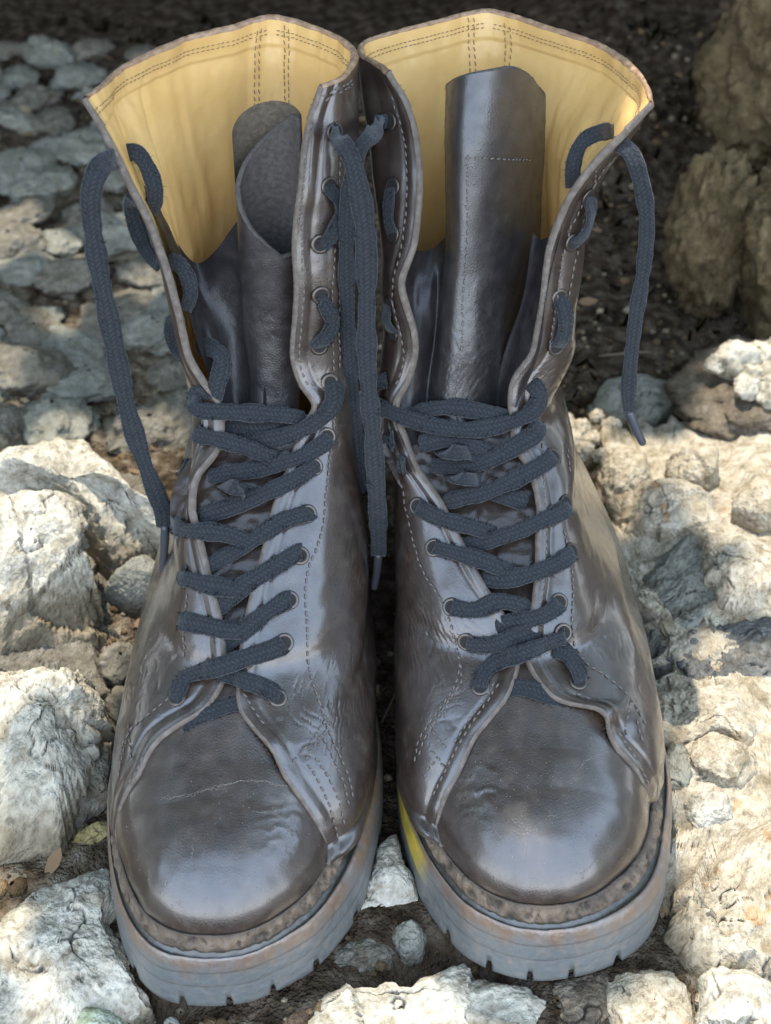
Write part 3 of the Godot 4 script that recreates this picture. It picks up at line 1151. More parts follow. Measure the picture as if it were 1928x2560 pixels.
func stone(rim: PackedVector3Array, bulge: float, skirt: float, sd: int, res := 1.0) -> ArrayMesh:
	var m := rim.size()
	var reach := 0.0
	for p in rim: reach += Vector2(p.x, p.z).length() / m
	var n := clampi(int(TAU * reach / 0.0013), 90, 360)
	var R := PackedVector3Array()
	for i in n:
		var t := float(i) / n * m
		var k := int(t)
		var soft: Vector3 = cubic(rim[(k + m - 1) % m], rim[k % m], rim[(k + 1) % m], rim[(k + 2) % m], t - k)
		R.append(soft.lerp(rim[k % m].lerp(rim[(k + 1) % m], t - k), 0.65))
	var c := Vector3.ZERO
	for p in R: c += p / n
	var size := 0.0
	for p in R: size += Vector2(p.x - c.x, p.z - c.z).length() / n
	var S := R.duplicate()
	for i in n:
		var out := Vector3(R[i].x - c.x, 0, R[i].z - c.z).normalized()
		R[i] += out * size * (0.10 * noise_b.get_noise_3d(R[i].x * 70.0, sd * 3.0, R[i].z * 70.0) + 0.09 * noise_c.get_noise_3d(R[i].x * 90.0, sd * 2.0, R[i].z * 90.0))
	var nr := clampi(int(reach / 0.0009), 40, 80)
	var ns := 36
	var P := PackedVector3Array()
	var C := PackedColorArray()
	var o := Vector3(sd * 3.7, sd * 1.3, sd * 2.1)
	var facets := []
	var fr := RandomNumberGenerator.new()
	fr.seed = sd * 31 + 7
	for i in 6:
		var an := fr.randf() * TAU
		facets.append([Vector2(cos(an), sin(an)), fr.randf_range(0.2, 0.9), fr.randf_range(0.2, 0.7)])
	var cut := Vector3(noise_a.get_noise_1d(sd * 11.0), 0, noise_a.get_noise_1d(sd * 17.0 + 4.0)) * 1.5
	for r in nr + ns:
		for i in n + 1:
			var e := R[i % n]
			var p: Vector3
			if r < nr:
				var q := float(r) / (nr - 1)
				p = c.lerp(S[i % n].lerp(e, q * q * q * q), q)
				var edge := pow(q, 9.0)
				p.y += bulge * (1.0 - q * q * q) - minf(0.003, size * 0.05) * edge
				# worn facets
				var d := Vector3(p.x - c.x, 0, p.z - c.z) / size
				for f in facets:
					p.y -= maxf(0.0, Vector2(d.x, d.z).dot(f[0]) - f[1]) * f[2] * minf(size, 0.035)
			else:
				var s := float(r - nr + 1) / ns
				var out := Vector3(e.x - c.x, 0, e.z - c.z).normalized()
				p = e + out * (minf(0.0025, size * 0.06) * sin(minf(s * 5.0, 1.0) * PI * 0.5) - 0.2 * skirt * s * s)
				p.y = e.y - minf(0.003, size * 0.05) - skirt * s
				var de := Vector2(e.x - c.x, e.z - c.z) / size
				for f in facets:
					p.y -= maxf(0.0, de.dot(f[0]) - f[1]) * f[2] * minf(size, 0.035)
			var big := noise_b.get_noise_3dv(p * 26.0 + o)
			var mid_ := noise_b.get_noise_3dv(p * 80.0 + o)
			var fine := noise_b.get_noise_3dv(p * 260.0 + o)
			var crack := 1.0 - absf(noise_a.get_noise_3d(p.x * 17.0 + o.x, p.y * 40.0, p.z * 24.0 + o.z) + 0.06 * mid_) * 55.0 - 0.7 * ss(0.15, -0.15, big)
			var amp := minf(1.0, size / 0.03)
			var disp := 0.0034 * big * amp + 0.0020 * mid_ * amp + 0.0009 * fine - 0.0032 * maxf(0.0, crack) * amp + 0.0042 * plate(p + Vector3.ONE * 0.004 * mid_, o) * amp
			var nrm := Vector3(p.x - c.x, size * 0.9, p.z - c.z).normalized() if r < nr else Vector3(p.x - c.x, 0.2 * size, p.z - c.z).normalized()
			p += nrm * disp
			P.append(p)
			var stain := clampf(0.5 + noise_b.get_noise_3dv(p * 18.0 + o * 2.0) * 1.2, 0.0, 1.0)
			var col := Color(1, 1, 1).lerp(Color(0.80, 0.76, 0.66), stain * 0.5)
			if crack > 0.25: col = col * 0.45
			if fine > 0.34: col = col * 0.62
			var lich := noise_a.get_noise_3dv(p * 40.0 + o * 3.0)
			if lich > 0.40: col = col.lerp(Color(0.55, 0.50, 0.42), 0.7)
			if lich < -0.50 and sd % 3 == 0: col = col.lerp(Color(0.85, 0.50, 0.22), 0.55)
			var dirt := ss(-0.004, -0.022, p.y)
			col = col.lerp(Color(0.36, 0.29, 0.20), dirt * 0.8)
			C.append(col)
	return oriented(sheet(P, nr + ns, n + 1, false, PackedVector2Array(), C, true), Vector3.UP)


func plate(p: Vector3, o: Vector3) -> float:
	# flat broken faces at slightly different levels
	return clampf(noise_c.get_noise_3dv(p * 16.0 + o), -1.0, 1.0)


func boulder(radii: Vector3, sd: int, segs := 90, facets := 9) -> ArrayMesh:
	var rg := RandomNumberGenerator.new()
	rg.seed = sd * 97 + 3
	var planes := []
	for i in facets:
		planes.append([Vector3(rg.randfn(), rg.randfn(), rg.randfn()).normalized(), rg.randf_range(0.78, 1.0)])
	var P := PackedVector3Array()
	var C := PackedColorArray()
	var nr := segs / 2
	var o := Vector3(sd * 5.1, sd * 2.3, sd * 0.7)
	var size := (radii.x + radii.y + radii.z) / 3.0
	for r in nr + 1:
		var th := PI * r / nr
		for i in segs + 1:
			var ph := TAU * (i % segs) / segs
			var d := Vector3(sin(th) * cos(ph), cos(th), sin(th) * sin(ph))
			var k := 1.0
			for q in planes:
				var c: float = d.dot(q[0])
				if c > 0.05: k = minf(k, q[1] / c * 0.92)
			var nz := noise_b.get_noise_3dv(d * 1.6 + o) * 0.22 + noise_b.get_noise_3dv(d * 5.0 + o) * 0.09 + noise_b.get_noise_3dv(d * 16.0 + o) * 0.05
			var p := d * radii * k * (1.0 + nz)
			P.append(p)
			var stain := clampf(0.5 + noise_b.get_noise_3dv(d * 2.5 + o * 2.0) * 1.3, 0, 1)
			C.append(Color(1, 1, 1).lerp(Color(0.70, 0.66, 0.52), stain * 0.6))
	return oriented(sheet(P, nr + 1, segs + 1, true, PackedVector2Array(), C, true), P[(nr / 2) * (segs + 1) + segs / 2])


func rock_list() -> Array:
	return [
		["limestone_boulder", "big white limestone boulder at left with bright sunlit crown and a crack beneath it", "white", 14, 70, [-2066,500,-2643,-1895,520,-2651,-1683,540,-2542,-1542,520,-2553,-1437,460,-2383,-1373,280,-2250,-1394,140,-2158,-1565,80,-2042,-1839,80,-1960,-2026,100,-1971]],
		["limestone_boulder", "pale boulder rising behind the crowned white boulder, next to the hanging left lace", "white", 10, 60, [-2099,500,-2869,-1969,520,-2985,-1764,500,-3107,-1609,440,-3282,-1431,460,-2926,-1263,480,-2648,-1122,360,-2633,-1106,240,-2565,-1172,100,-2590,-1332,60,-2487,-1532,60,-2679,-1836,200,-2814,-2154,200,-2894]],
		["stone_wedge", "small grey wedge of stone under the tip of the left hanging lace", "grey", 4, 30, [-1407,80,-2394,-1309,140,-2447,-1178,180,-2510,-1080,140,-2358,-1164,60,-2348,-1284,20,-2341]],
		["limestone_boulder", "broad pale boulder with smooth worn face, beside the outer side of the left boot", "white", 12, 70, [-1924,340,-1665,-1743,360,-1662,-1606,380,-1659,-1469,380,-1659,-1354,340,-1573,-1244,260,-1529,-1215,120,-1454,-1305,120,-1267,-1333,80,-1041,-1342,20,-899,-1401,0,-828,-1641,20,-796,-1827,40,-800]],
		["stone", "darker facet of the broad pale boulder, shade put into its colour, by the left boot", "greybrown", 4, 40, [-1355,40,-1320,-1294,80,-1362,-1221,80,-1377,-1198,40,-1228,-1190,0,-1070,-1270,-20,-1020,-1352,-40,-921,-1410,-20,-952,-1356,40,-1088]],  # boulder facet turned from the light, shade given as a darker colour
		["ochre_stone", "flat ochre stone in the dark gap left of the left toe", "ochre", 2, 20, [-1418,-90,-848,-1357,-60,-877,-1289,-40,-926,-1191,-30,-992,-1163,-60,-904,-1225,-80,-876,-1297,-90,-864]],
		["limestone_slab", "wide grey-white slab in the lower left corner, its top edge along a dark crack", "white", 6, 60, [-1811,20,-701,-1631,20,-730,-1443,30,-739,-1255,40,-762,-1148,30,-808,-1092,10,-479,-1023,0,-267,-949,-30,-131,-1050,-40,-75,-1161,-50,-15,-1238,-60,60,-1351,-40,257,-1619,-40,320]],
		["round_pebble", "rounded greenish pebble at the bottom edge below the grey-white slab", "green", 6, 20, [-1251,-100,-11,-1221,-80,-57,-1139,-70,-81,-1054,-80,-71,-1002,-100,-13,-1002,-110,98,-1104,-110,140,-1211,-110,102]],
		["round_pebble", "tiny round grey pebble in the dark soil under the left toe", "grey", 3, 10, [-884,-120,-11,-861,-110,-39,-824,-110,-43,-796,-120,-15,-798,-120,39,-849,-120,49]],
		["limestone_slab", "long bright limestone block in front of the toes at the bottom of the picture", "white", 7, 60, [-650,-120,19,-591,-90,-51,-380,-70,-109,-146,-50,-139,126,-40,-159,305,-40,-234,441,-40,-206,575,-50,-153,619,-70,-91,603,-90,40,532,-90,266,-65,-90,328,-592,-120,245]],
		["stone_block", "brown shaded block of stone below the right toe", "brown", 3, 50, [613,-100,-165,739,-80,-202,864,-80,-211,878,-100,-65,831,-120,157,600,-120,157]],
		["limestone_block", "cracked cream block at lower right, touching the brown shaded block", "cream", 3, 50, [879,-60,-126,941,-30,-219,1043,-20,-258,1176,-30,-214,1224,-50,-96,1181,-60,53,1067,-80,212,862,-90,205]],
		["limestone_block", "pale upright block in the lower right corner", "white", 3, 50, [1224,-40,20,1274,0,-190,1422,20,-212,1483,20,-121,1540,0,28,1565,-40,246,1220,-80,240]],
		["limestone_chunk", "light limestone chunk wedged between the two soles", "white", 6, 40, [-101,-40,-500,-66,20,-603,-23,40,-758,44,40,-825,85,20,-653,128,-20,-542,93,-60,-516,-66,-80,-498]],
		["round_pebble", "smooth round grey pebble in the hollow between the toes", "grey", 8, 20, [29,-100,-393,53,-70,-432,111,-50,-435,167,-80,-425,176,-120,-380,136,-150,-319,64,-150,-323]],
		["stone_shard", "grey weathered shard in front of the left toe, by the round pebble", "greybrown", 4, 30, [-272,-120,-261,-177,-100,-345,-60,-100,-397,38,-110,-353,22,-120,-268,-98,-130,-215,-252,-140,-218]],
		["limestone_slab", "sunlit cracked slab beside the ball of the right boot", "cream", 2, 50, [1244,40,-1687,1363,80,-1683,1558,140,-1662,1862,200,-1661,1826,180,-1326,1664,140,-1275,1496,120,-1353,1361,80,-1339,1252,40,-1349,1218,20,-1499]],
		["limestone_lump", "bright oval lump of stone with an orange lichen spot below the cracked slab", "cream", 3, 40, [1319,80,-1188,1356,120,-1292,1490,140,-1348,1605,140,-1301,1608,120,-1178,1528,100,-1107,1423,60,-1123,1328,50,-1104]],
		["stone", "grey rounded stone touching the outer edge of the right sole", "grey", 2, 40, [1232,20,-1273,1264,50,-1360,1328,80,-1342,1339,70,-1226,1318,40,-1113,1272,0,-1062,1225,-10,-1099]],
		["limestone_lump", "rounded pale stone like a loaf right of the right toe", "white", 3, 40, [1279,20,-972,1308,60,-1033,1388,90,-1044,1472,100,-1007,1481,80,-918,1411,40,-879,1320,20,-871]],
		["limestone_slab", "largest pale slab filling the lower right side, with short dark scratches", "cream", 4, 70, [1154,-40,-406,1196,20,-484,1277,80,-604,1316,100,-697,1413,120,-788,1499,140,-897,1732,220,-938,1714,180,-472,1631,40,-128,1472,20,-132,1340,-20,-199,1248,-40,-295]],
		["limestone_slab", "layered slab, shade put into its grey colour, right of the right boot's ankle", "grey", 2, 60, [1261,60,-2695,1351,140,-2792,1498,180,-2804,1609,200,-2789,1656,180,-2632,1637,140,-2342,1693,100,-2117,1521,60,-2066,1392,30,-2077,1258,0,-2040,1236,10,-2303]],  # cast shade put into the grey of this slab
		["limestone_slab", "bright cream slab at the right edge, above the dark shaded band", "cream", 3, 60, [1613,220,-2566,1761,260,-2645,2058,300,-2754,1963,160,-1990,1771,140,-1996,1661,120,-2060,1636,160,-2252]],
		["limestone_ledge", "sunlit white ledge crossing behind the grey layered slab", "cream", 3, 60, [1218,80,-2970,1226,120,-3176,1386,180,-3046,1606,220,-2989,1757,220,-2809,1768,200,-2679,1576,180,-2739,1358,120,-2771,1254,80,-2860]],
		["shade_toned_stone", "gritty stone right of the right boot, cast shade put into its dark colour", "shade_grey", 2, 60, [1250,0,-2015,1379,40,-2126,1520,80,-2107,1711,120,-2095,1962,160,-2021,1908,160,-1669,1572,80,-1692,1386,40,-1697,1263,0,-1769]],  # the shaded band is painted as a darker stone
		["limestone_chunk", "bright chunk of stone behind the white ledge, right of the hanging lace tip", "cream", 3, 40, [1479,160,-3214,1511,200,-3294,1636,240,-3306,1737,260,-3236,1744,220,-3133,1662,180,-3088,1542,160,-3114]],
		["limestone_chunk", "cream stone under the tip of the right hanging lace", "cream", 2, 40, [1183,40,-3321,1214,80,-3446,1322,120,-3469,1401,140,-3363,1416,120,-3221,1319,80,-3183,1225,40,-3228]],
		["limestone_chunk", "flat bright stone at the right edge above the cream slab", "cream", 2, 40, [1772,240,-2820,1800,280,-2874,1914,320,-2861,2025,320,-2806,2017,280,-2726,1877,240,-2724]],
		["flat_stone", "grey flat stone in the soil right of the right shaft", "grey", 3, 20, [1160,-20,-4100,1295,0,-4267,1545,20,-4352,1686,20,-4272,1728,0,-4120,1565,-20,-3997,1325,-30,-3962]],
		["bedrock_slab", "broad pale bedrock under all the slabs to the right of the right boot", "cream", 2, 60, [1031,-50,-276,1204,-20,-1056,1267,10,-1728,1220,10,-2570,1183,20,-3352,1227,40,-3783,1705,120,-3806,2376,200,-3543,2472,140,-2215,2221,120,-631,1889,40,419,1174,-50,49]],
		["bedrock_slab", "grey bedrock filling the gaps under the boulders at left", "greybrown", 3, 60, [-1161,-80,-2697,-1403,-80,-2323,-1270,-90,-1431,-1244,-100,-1026,-1335,-120,-739,-1885,-100,-642,-2414,-40,-1695,-2679,0,-3547,-2060,-20,-4039,-1473,-40,-3603,-1180,-50,-3267]],
		["limestone_slab", "flat cracked slab between the shaded dark stone and the cracked sunlit slab", "cream", 2, 50, [1245,20,-1672,1292,40,-1778,1424,60,-1701,1659,100,-1710,1649,100,-1649,1413,60,-1627]],
	]


func build_rocks():
	var sd := 1
	for r in rock_list():
		var rim := PackedVector3Array()
		var a: Array = r[5]
		var c := Vector3.ZERO
		for i in range(0, a.size(), 3):
			rim.append(Vector3(a[i], a[i + 1], a[i + 2]) * 0.0001)
			c += rim[rim.size() - 1]
		c /= rim.size()
		for i in rim.size(): rim[i] -= c
		var mesh := stone_at(rim, r[3] * 0.001, r[4] * 0.001, sd, c)
		var o := put(r[0], mesh, M[r[2]])
		o.position = c
		tag(o, r[1], "boulder" if r[0].contains("boulder") else ("pebble" if r[0].contains("pebble") else "rock"))
		sd += 1
	# boulders closing the view at upper right
	for b in [
		["mossy_boulder", "upper mossy brown boulder of the pile at the top right corner", Vector3(0.262, 0.098, -0.63), Vector3(0.056, 0.066, 0.06), 31],
		["mossy_boulder", "lower brown boulder of the pile, nearest the hanging right lace", Vector3(0.203, 0.036, -0.53), Vector3(0.028, 0.054, 0.035), 32],
		["mossy_boulder", "lower brown boulder of the pile at the right edge, under the upper mossy one", Vector3(0.246, 0.034, -0.51), Vector3(0.040, 0.060, 0.045), 33],
	]:
		var o := put(b[0], boulder(b[3], b[4], 140, 8), M.mossy)
		o.position = b[2]
		tag(o, b[1], "boulder")
	# ledges out of view, placed to keep the hollow behind the boots dark
	var lo := put("unseen_ledge", boulder(Vector3(0.95, 0.13, 0.44), 44, 120, 8), M.mossy)
	lo.position = Vector3(0.16, 0.35, -1.16)
	var lo2 := put("unseen_ledge", boulder(Vector3(0.46, 0.13, 0.42), 47, 120, 8), M.mossy)
	lo2.position = Vector3(0.47, 0.36, -1.0)
	tag(lo2, "unseen ledge of rock, placed to darken the hollow between the pile of boulders and the right boot", "rock ledge")
	tag(lo, "unseen ledge of rock, placed to darken the black hollow behind the boots", "rock ledge")
	var wall := put("unseen_rock_face", boulder(Vector3(1.1, 0.40, 0.25), 45, 140, 8), M.mossy)
	wall.position = Vector3(0.25, 0.06, -1.38)  # stands out of view, darkens the back of the hollow
	tag(wall, "unseen mossy rock face, out of view at the back of the hollow behind the boots", "rock face")
	# flat stones paving the slope behind the left boot
	var variants := []
	for k in 7:
		variants.append(boulder(Vector3(0.0245, 0.009, 0.0195), 60 + k, 64, 11))
	var rg := RandomNumberGenerator.new()
	rg.seed = 77
	var first := true
	for iz in 13:
		for ix in 8:
			var z := -0.40 - iz * 0.040 + rg.randf_range(-0.012, 0.012)
			var x := -0.125 - ix * 0.038 - iz * 0.004 + rg.randf_range(-0.012, 0.012) + (0.018 if iz % 2 == 0 else 0.0)
			var s := rg.randf_range(0.7, 1.35)
			var yaw := rg.randf_range(0, TAU)
			var pick := rg.randi_range(0, 6)
			var tl := rg.randfn() * 0.14
			var mm: String = ["grey", "greybrown", "grey", "greybrown", "grey"][rg.randi_range(0, 4)]
			if x < -0.42: continue
			var o := put("flat_stone", variants[pick], M[mm])
			o.position = Vector3(x, ground_y(x, z) + 0.002, z)
			o.rotation = Vector3(tl, yaw, tl * 0.6)
			o.scale = Vector3(s, s * rg.randf_range(0.8, 1.3), s)
			var tone := "brownish" if mm == "greybrown" else "grey"
			var big := "large" if s > 1.1 else ("small" if s < 0.9 else "middling")
			var far := "far up the slope behind the left boot" if z < -0.66 else "on the slope just behind the left boot"
			tag(o, "%s flat %s stone lying %s" % [big, tone, far], "stone", "%s %s flat stones %s" % [big, tone, far])
	# broken white stones by the boulders at right
	var bits := []
	for k in 5:
		bits.append(boulder(Vector3(0.009, 0.0075, 0.008), 80 + k, 44, 9))
	for q in [[0.197, -0.402, 1.5], [0.212, -0.408, 1.3], [0.225, -0.412, 1.5], [0.205, -0.392, 1.1], [0.219, -0.388, 1.6], [0.232, -0.392, 1.2], [0.213, -0.375, 1.3], [0.198, -0.378, 1.0], [0.230, -0.374, 1.1], [0.240, -0.402, 1.4], [0.186, -0.40, 0.8]]:
		var o := put("broken_stone", bits[rg.randi_range(0, 4)], M.white)
		o.position = Vector3(q[0], 0.024 + rg.randf_range(0, 0.006), q[1])
		o.rotation = Vector3(rg.randf_range(0, TAU), rg.randf_range(0, TAU), 0)
		o.scale = Vector3.ONE * q[2]
		tag(o, "small broken white stone heaped below the mossy boulders", "stone", "broken white stones below the mossy boulders")
	var heap := put("earth_bank", boulder(Vector3(0.055, 0.022, 0.05), 87, 80, 8), M.brown)
	heap.position = Vector3(0.218, 0.006, -0.40)
	tag(heap, "bank of brown earth under the small broken white stones", "earth bank")
	for q in [[0.103, -0.395, 0.8], [0.110, -0.386, 1.0], [0.116, -0.378, 0.7], [0.105, -0.374, 0.9], [0.112, -0.366, 0.75], [0.121, -0.398, 0.6], [0.118, -0.36, 0.6], [0.128, -0.388, 0.7]]:
		var o := put("pale_pebble", bits[rg.randi_range(0, 4)], M.cream)
		o.position = Vector3(q[0], ground_y(q[0], q[1]) + 0.003, q[1])
		o.rotation = Vector3(rg.randf_range(0, TAU), rg.randf_range(0, TAU), 0)
		o.scale = Vector3.ONE * q[2]
		tag(o, "pale pebble in the brown soil beside the right boot's shaft", "pebble", "pale pebbles beside the right shaft")
	var n := 0
	while n < 24:
		var x := rg.randf_range(0.118, 0.235)
		var z := rg.randf_range(-0.37, 0.01)
		if n > 12:
			x = -rg.randf_range(0.105, 0.14)
			z = -rg.randf_range(0.15, 0.26)
		var s := rg.randf_range(0.5, 1.5)
		var o := put("rubble_stone", bits[rg.randi_range(0, 4)], M.cream if n <= 12 else M.greybrown)
		o.position = Vector3(x, ground_y(x, z) + 0.004 + maxf(0.0, (absf(x) - 0.13) * 0.1), z)
		o.rotation = Vector3(rg.randf_range(0, TAU), rg.randf_range(0, TAU), 0)
		o.scale = Vector3.ONE * s
		if n <= 12:
			tag(o, "cream rubble stone filling a gap between the slabs at right", "stone", "cream rubble between the slabs at right")
		else:
			tag(o, "dull rubble stone in the dark gap left of the left boot", "stone", "dull rubble left of the left boot")
		n += 1
	build_litter(bits)


func stone_at(rim: PackedVector3Array, bulge: float, skirt: float, sd: int, c: Vector3) -> ArrayMesh:
	return stone(rim, bulge, skirt, sd, 1.0)


func scatter(called: String, mesh: Mesh, mat: Material, spots: Array):
	var mm := MultiMesh.new()
	mm.transform_format = MultiMesh.TRANSFORM_3D
	mm.use_colors = true
	mm.mesh = mesh
	mm.instance_count = spots.size()
	for i in spots.size():
		mm.set_instance_transform(i, spots[i][0])
		mm.set_instance_color(i, spots[i][1])
	var o := MultiMeshInstance3D.new()
	o.name = numbered(called)
	o.multimesh = mm
	o.material_override = mat
	add_child(o, true)
	o.set_meta("kind", "stuff")
	return o


func build_litter(_bits: Array):
	var rg := RandomNumberGenerator.new()
	rg.seed = 99
	var spots := []
	for i in 9000:
		var x := rg.randf_range(-0.34, 0.34)
		var z := -0.85 * pow(rg.randf(), 0.8) + 0.02
		if noise_a.get_noise_2d(x * 22.0, z * 22.0) < -0.18: continue
		var s := 0.0012 * exp(rg.randfn() * 0.5)
		var t := rg.randf()
		var c := Color(0.55, 0.43, 0.30) if t < 0.45 else (Color(0.30, 0.22, 0.14) if t < 0.7 else Color(1.0, 0.95, 0.85))
		var b := Basis.from_euler(Vector3(rg.randf() * TAU, rg.randf() * TAU, 0)).scaled(Vector3(s, s * 0.8, s) / 0.009)
		spots.append([Transform3D(b, Vector3(x, ground_y(x, z) + s * 0.3, z)), c * rg.randf_range(0.7, 1.1)])
	var grit := boulder(Vector3(0.009, 0.008, 0.008), 140, 12, 7)
	tag(scatter("gravel", grit, M.cream, spots), "loose brown and pale grit between the stones", "gravel", "", "stuff")
	# moss and dry leaf litter on the shaded slope
	var blade := SurfaceTool.new()
	blade.begin(Mesh.PRIMITIVE_TRIANGLES)
	for v in [Vector3(-0.0011, 0, 0), Vector3(0.0011, 0, 0), Vector3(0.0004, 0.006, 0.0012), Vector3(-0.0011, 0, 0), Vector3(0.0004, 0.006, 0.0012), Vector3(-0.0006, 0.0055, 0.0010)]:
		blade.set_normal(Vector3(0, 0.3, 0.95))
		blade.add_vertex(v)
	var bm := blade.commit()
	spots = []
	for i in 15000:
		var x := rg.randf_range(-0.34, 0.36)
		var z := rg.randf_range(-0.95, -0.24)
		var den := 0.0
		if x > 0.07: den = 0.75 * ss(-0.30, -0.42, z)
		if x < -0.10: den = 0.9 * ss(-0.66, -0.74, z) + 0.10
		den *= ss(-0.12, 0.25, noise_a.get_noise_2d(x * 16.0 + 5.0, z * 16.0))
		if x > 0.10 and x < 0.14 and z > -0.36: den = 0.5
		if rg.randf() > den: continue
		var c := Color(0.055, 0.062, 0.012).lerp(Color(0.16, 0.13, 0.035), rg.randf())
		if rg.randf() < 0.25: c = Color(0.13, 0.085, 0.05)
		var b := Basis.from_euler(Vector3(rg.randfn() * 0.7, rg.randf() * TAU, rg.randfn() * 0.7)).scaled(Vector3.ONE * rg.randf_range(0.6, 1.7))
		spots.append([Transform3D(b, Vector3(x, ground_y(x, z) - 0.001, z)), c])
	# dry leaves and broken twigs
	var lf := SurfaceTool.new()
	lf.begin(Mesh.PRIMITIVE_TRIANGLES)
	var ol := [Vector2(0, -0.5), Vector2(0.20, -0.3), Vector2(0.27, 0.0), Vector2(0.15, 0.32), Vector2(0, 0.55), Vector2(-0.17, 0.3), Vector2(-0.25, 0.0), Vector2(-0.18, -0.28)]
	for i in 8:
		for v in [Vector2.ZERO, ol[i], ol[(i + 1) % 8]]:
			lf.set_normal(Vector3.UP)
			lf.add_vertex(Vector3(v.x, 0.9 * absf(v.x) * absf(v.x) + 0.25 * v.y * v.y, v.y))
	var dl := []
	for i in 260:
		var x := rg.randf_range(-0.32, 0.33)
		var z := rg.randf_range(-0.9, 0.02)
		if absf(x) < 0.12 and z > -0.3 and absf(x) > 0.03: continue
		if x > 0.14 and z > -0.36: continue
		var b := Basis.from_euler(Vector3(rg.randfn() * 0.35, rg.randf() * TAU, rg.randfn() * 0.35)).scaled(Vector3.ONE * rg.randf_range(0.006, 0.015))
		dl.append([Transform3D(b, Vector3(x, ground_y(x, z) + 0.002, z)), Color(0.20, 0.12, 0.06).lerp(Color(0.10, 0.065, 0.04), rg.randf())])
	tag(scatter("leaf_litter", lf.commit(), M.moss, dl), "brown dry leaves scattered on the soil", "leaf litter", "", "stuff")
	var tw := []
	var twig := stitch_mesh(0.03, 0.0007)
	for i in 90:
		var x := rg.randf_range(-0.30, 0.32)
		var z := rg.randf_range(-0.8, 0.01)
		if absf(x) < 0.12 and z > -0.3 and absf(x) > 0.03: continue
		var b := Basis.from_euler(Vector3(rg.randfn() * 0.2, rg.randf() * TAU, 0)).scaled(Vector3.ONE * rg.randf_range(0.4, 1.3))
		tw.append([Transform3D(b, Vector3(x, ground_y(x, z) + 0.002, z)), Color(0.17, 0.12, 0.08)])
	tag(scatter("twigs", twig, M.moss, tw), "thin broken twigs on the soil", "twigs", "", "stuff")
	tag(scatter("moss", bm, M.moss, spots), "dark moss and dry litter on the soil behind the boots", "moss", "", "stuff")


# ---------------------------------------------------------------- the tree out of view, placed to shade the boots

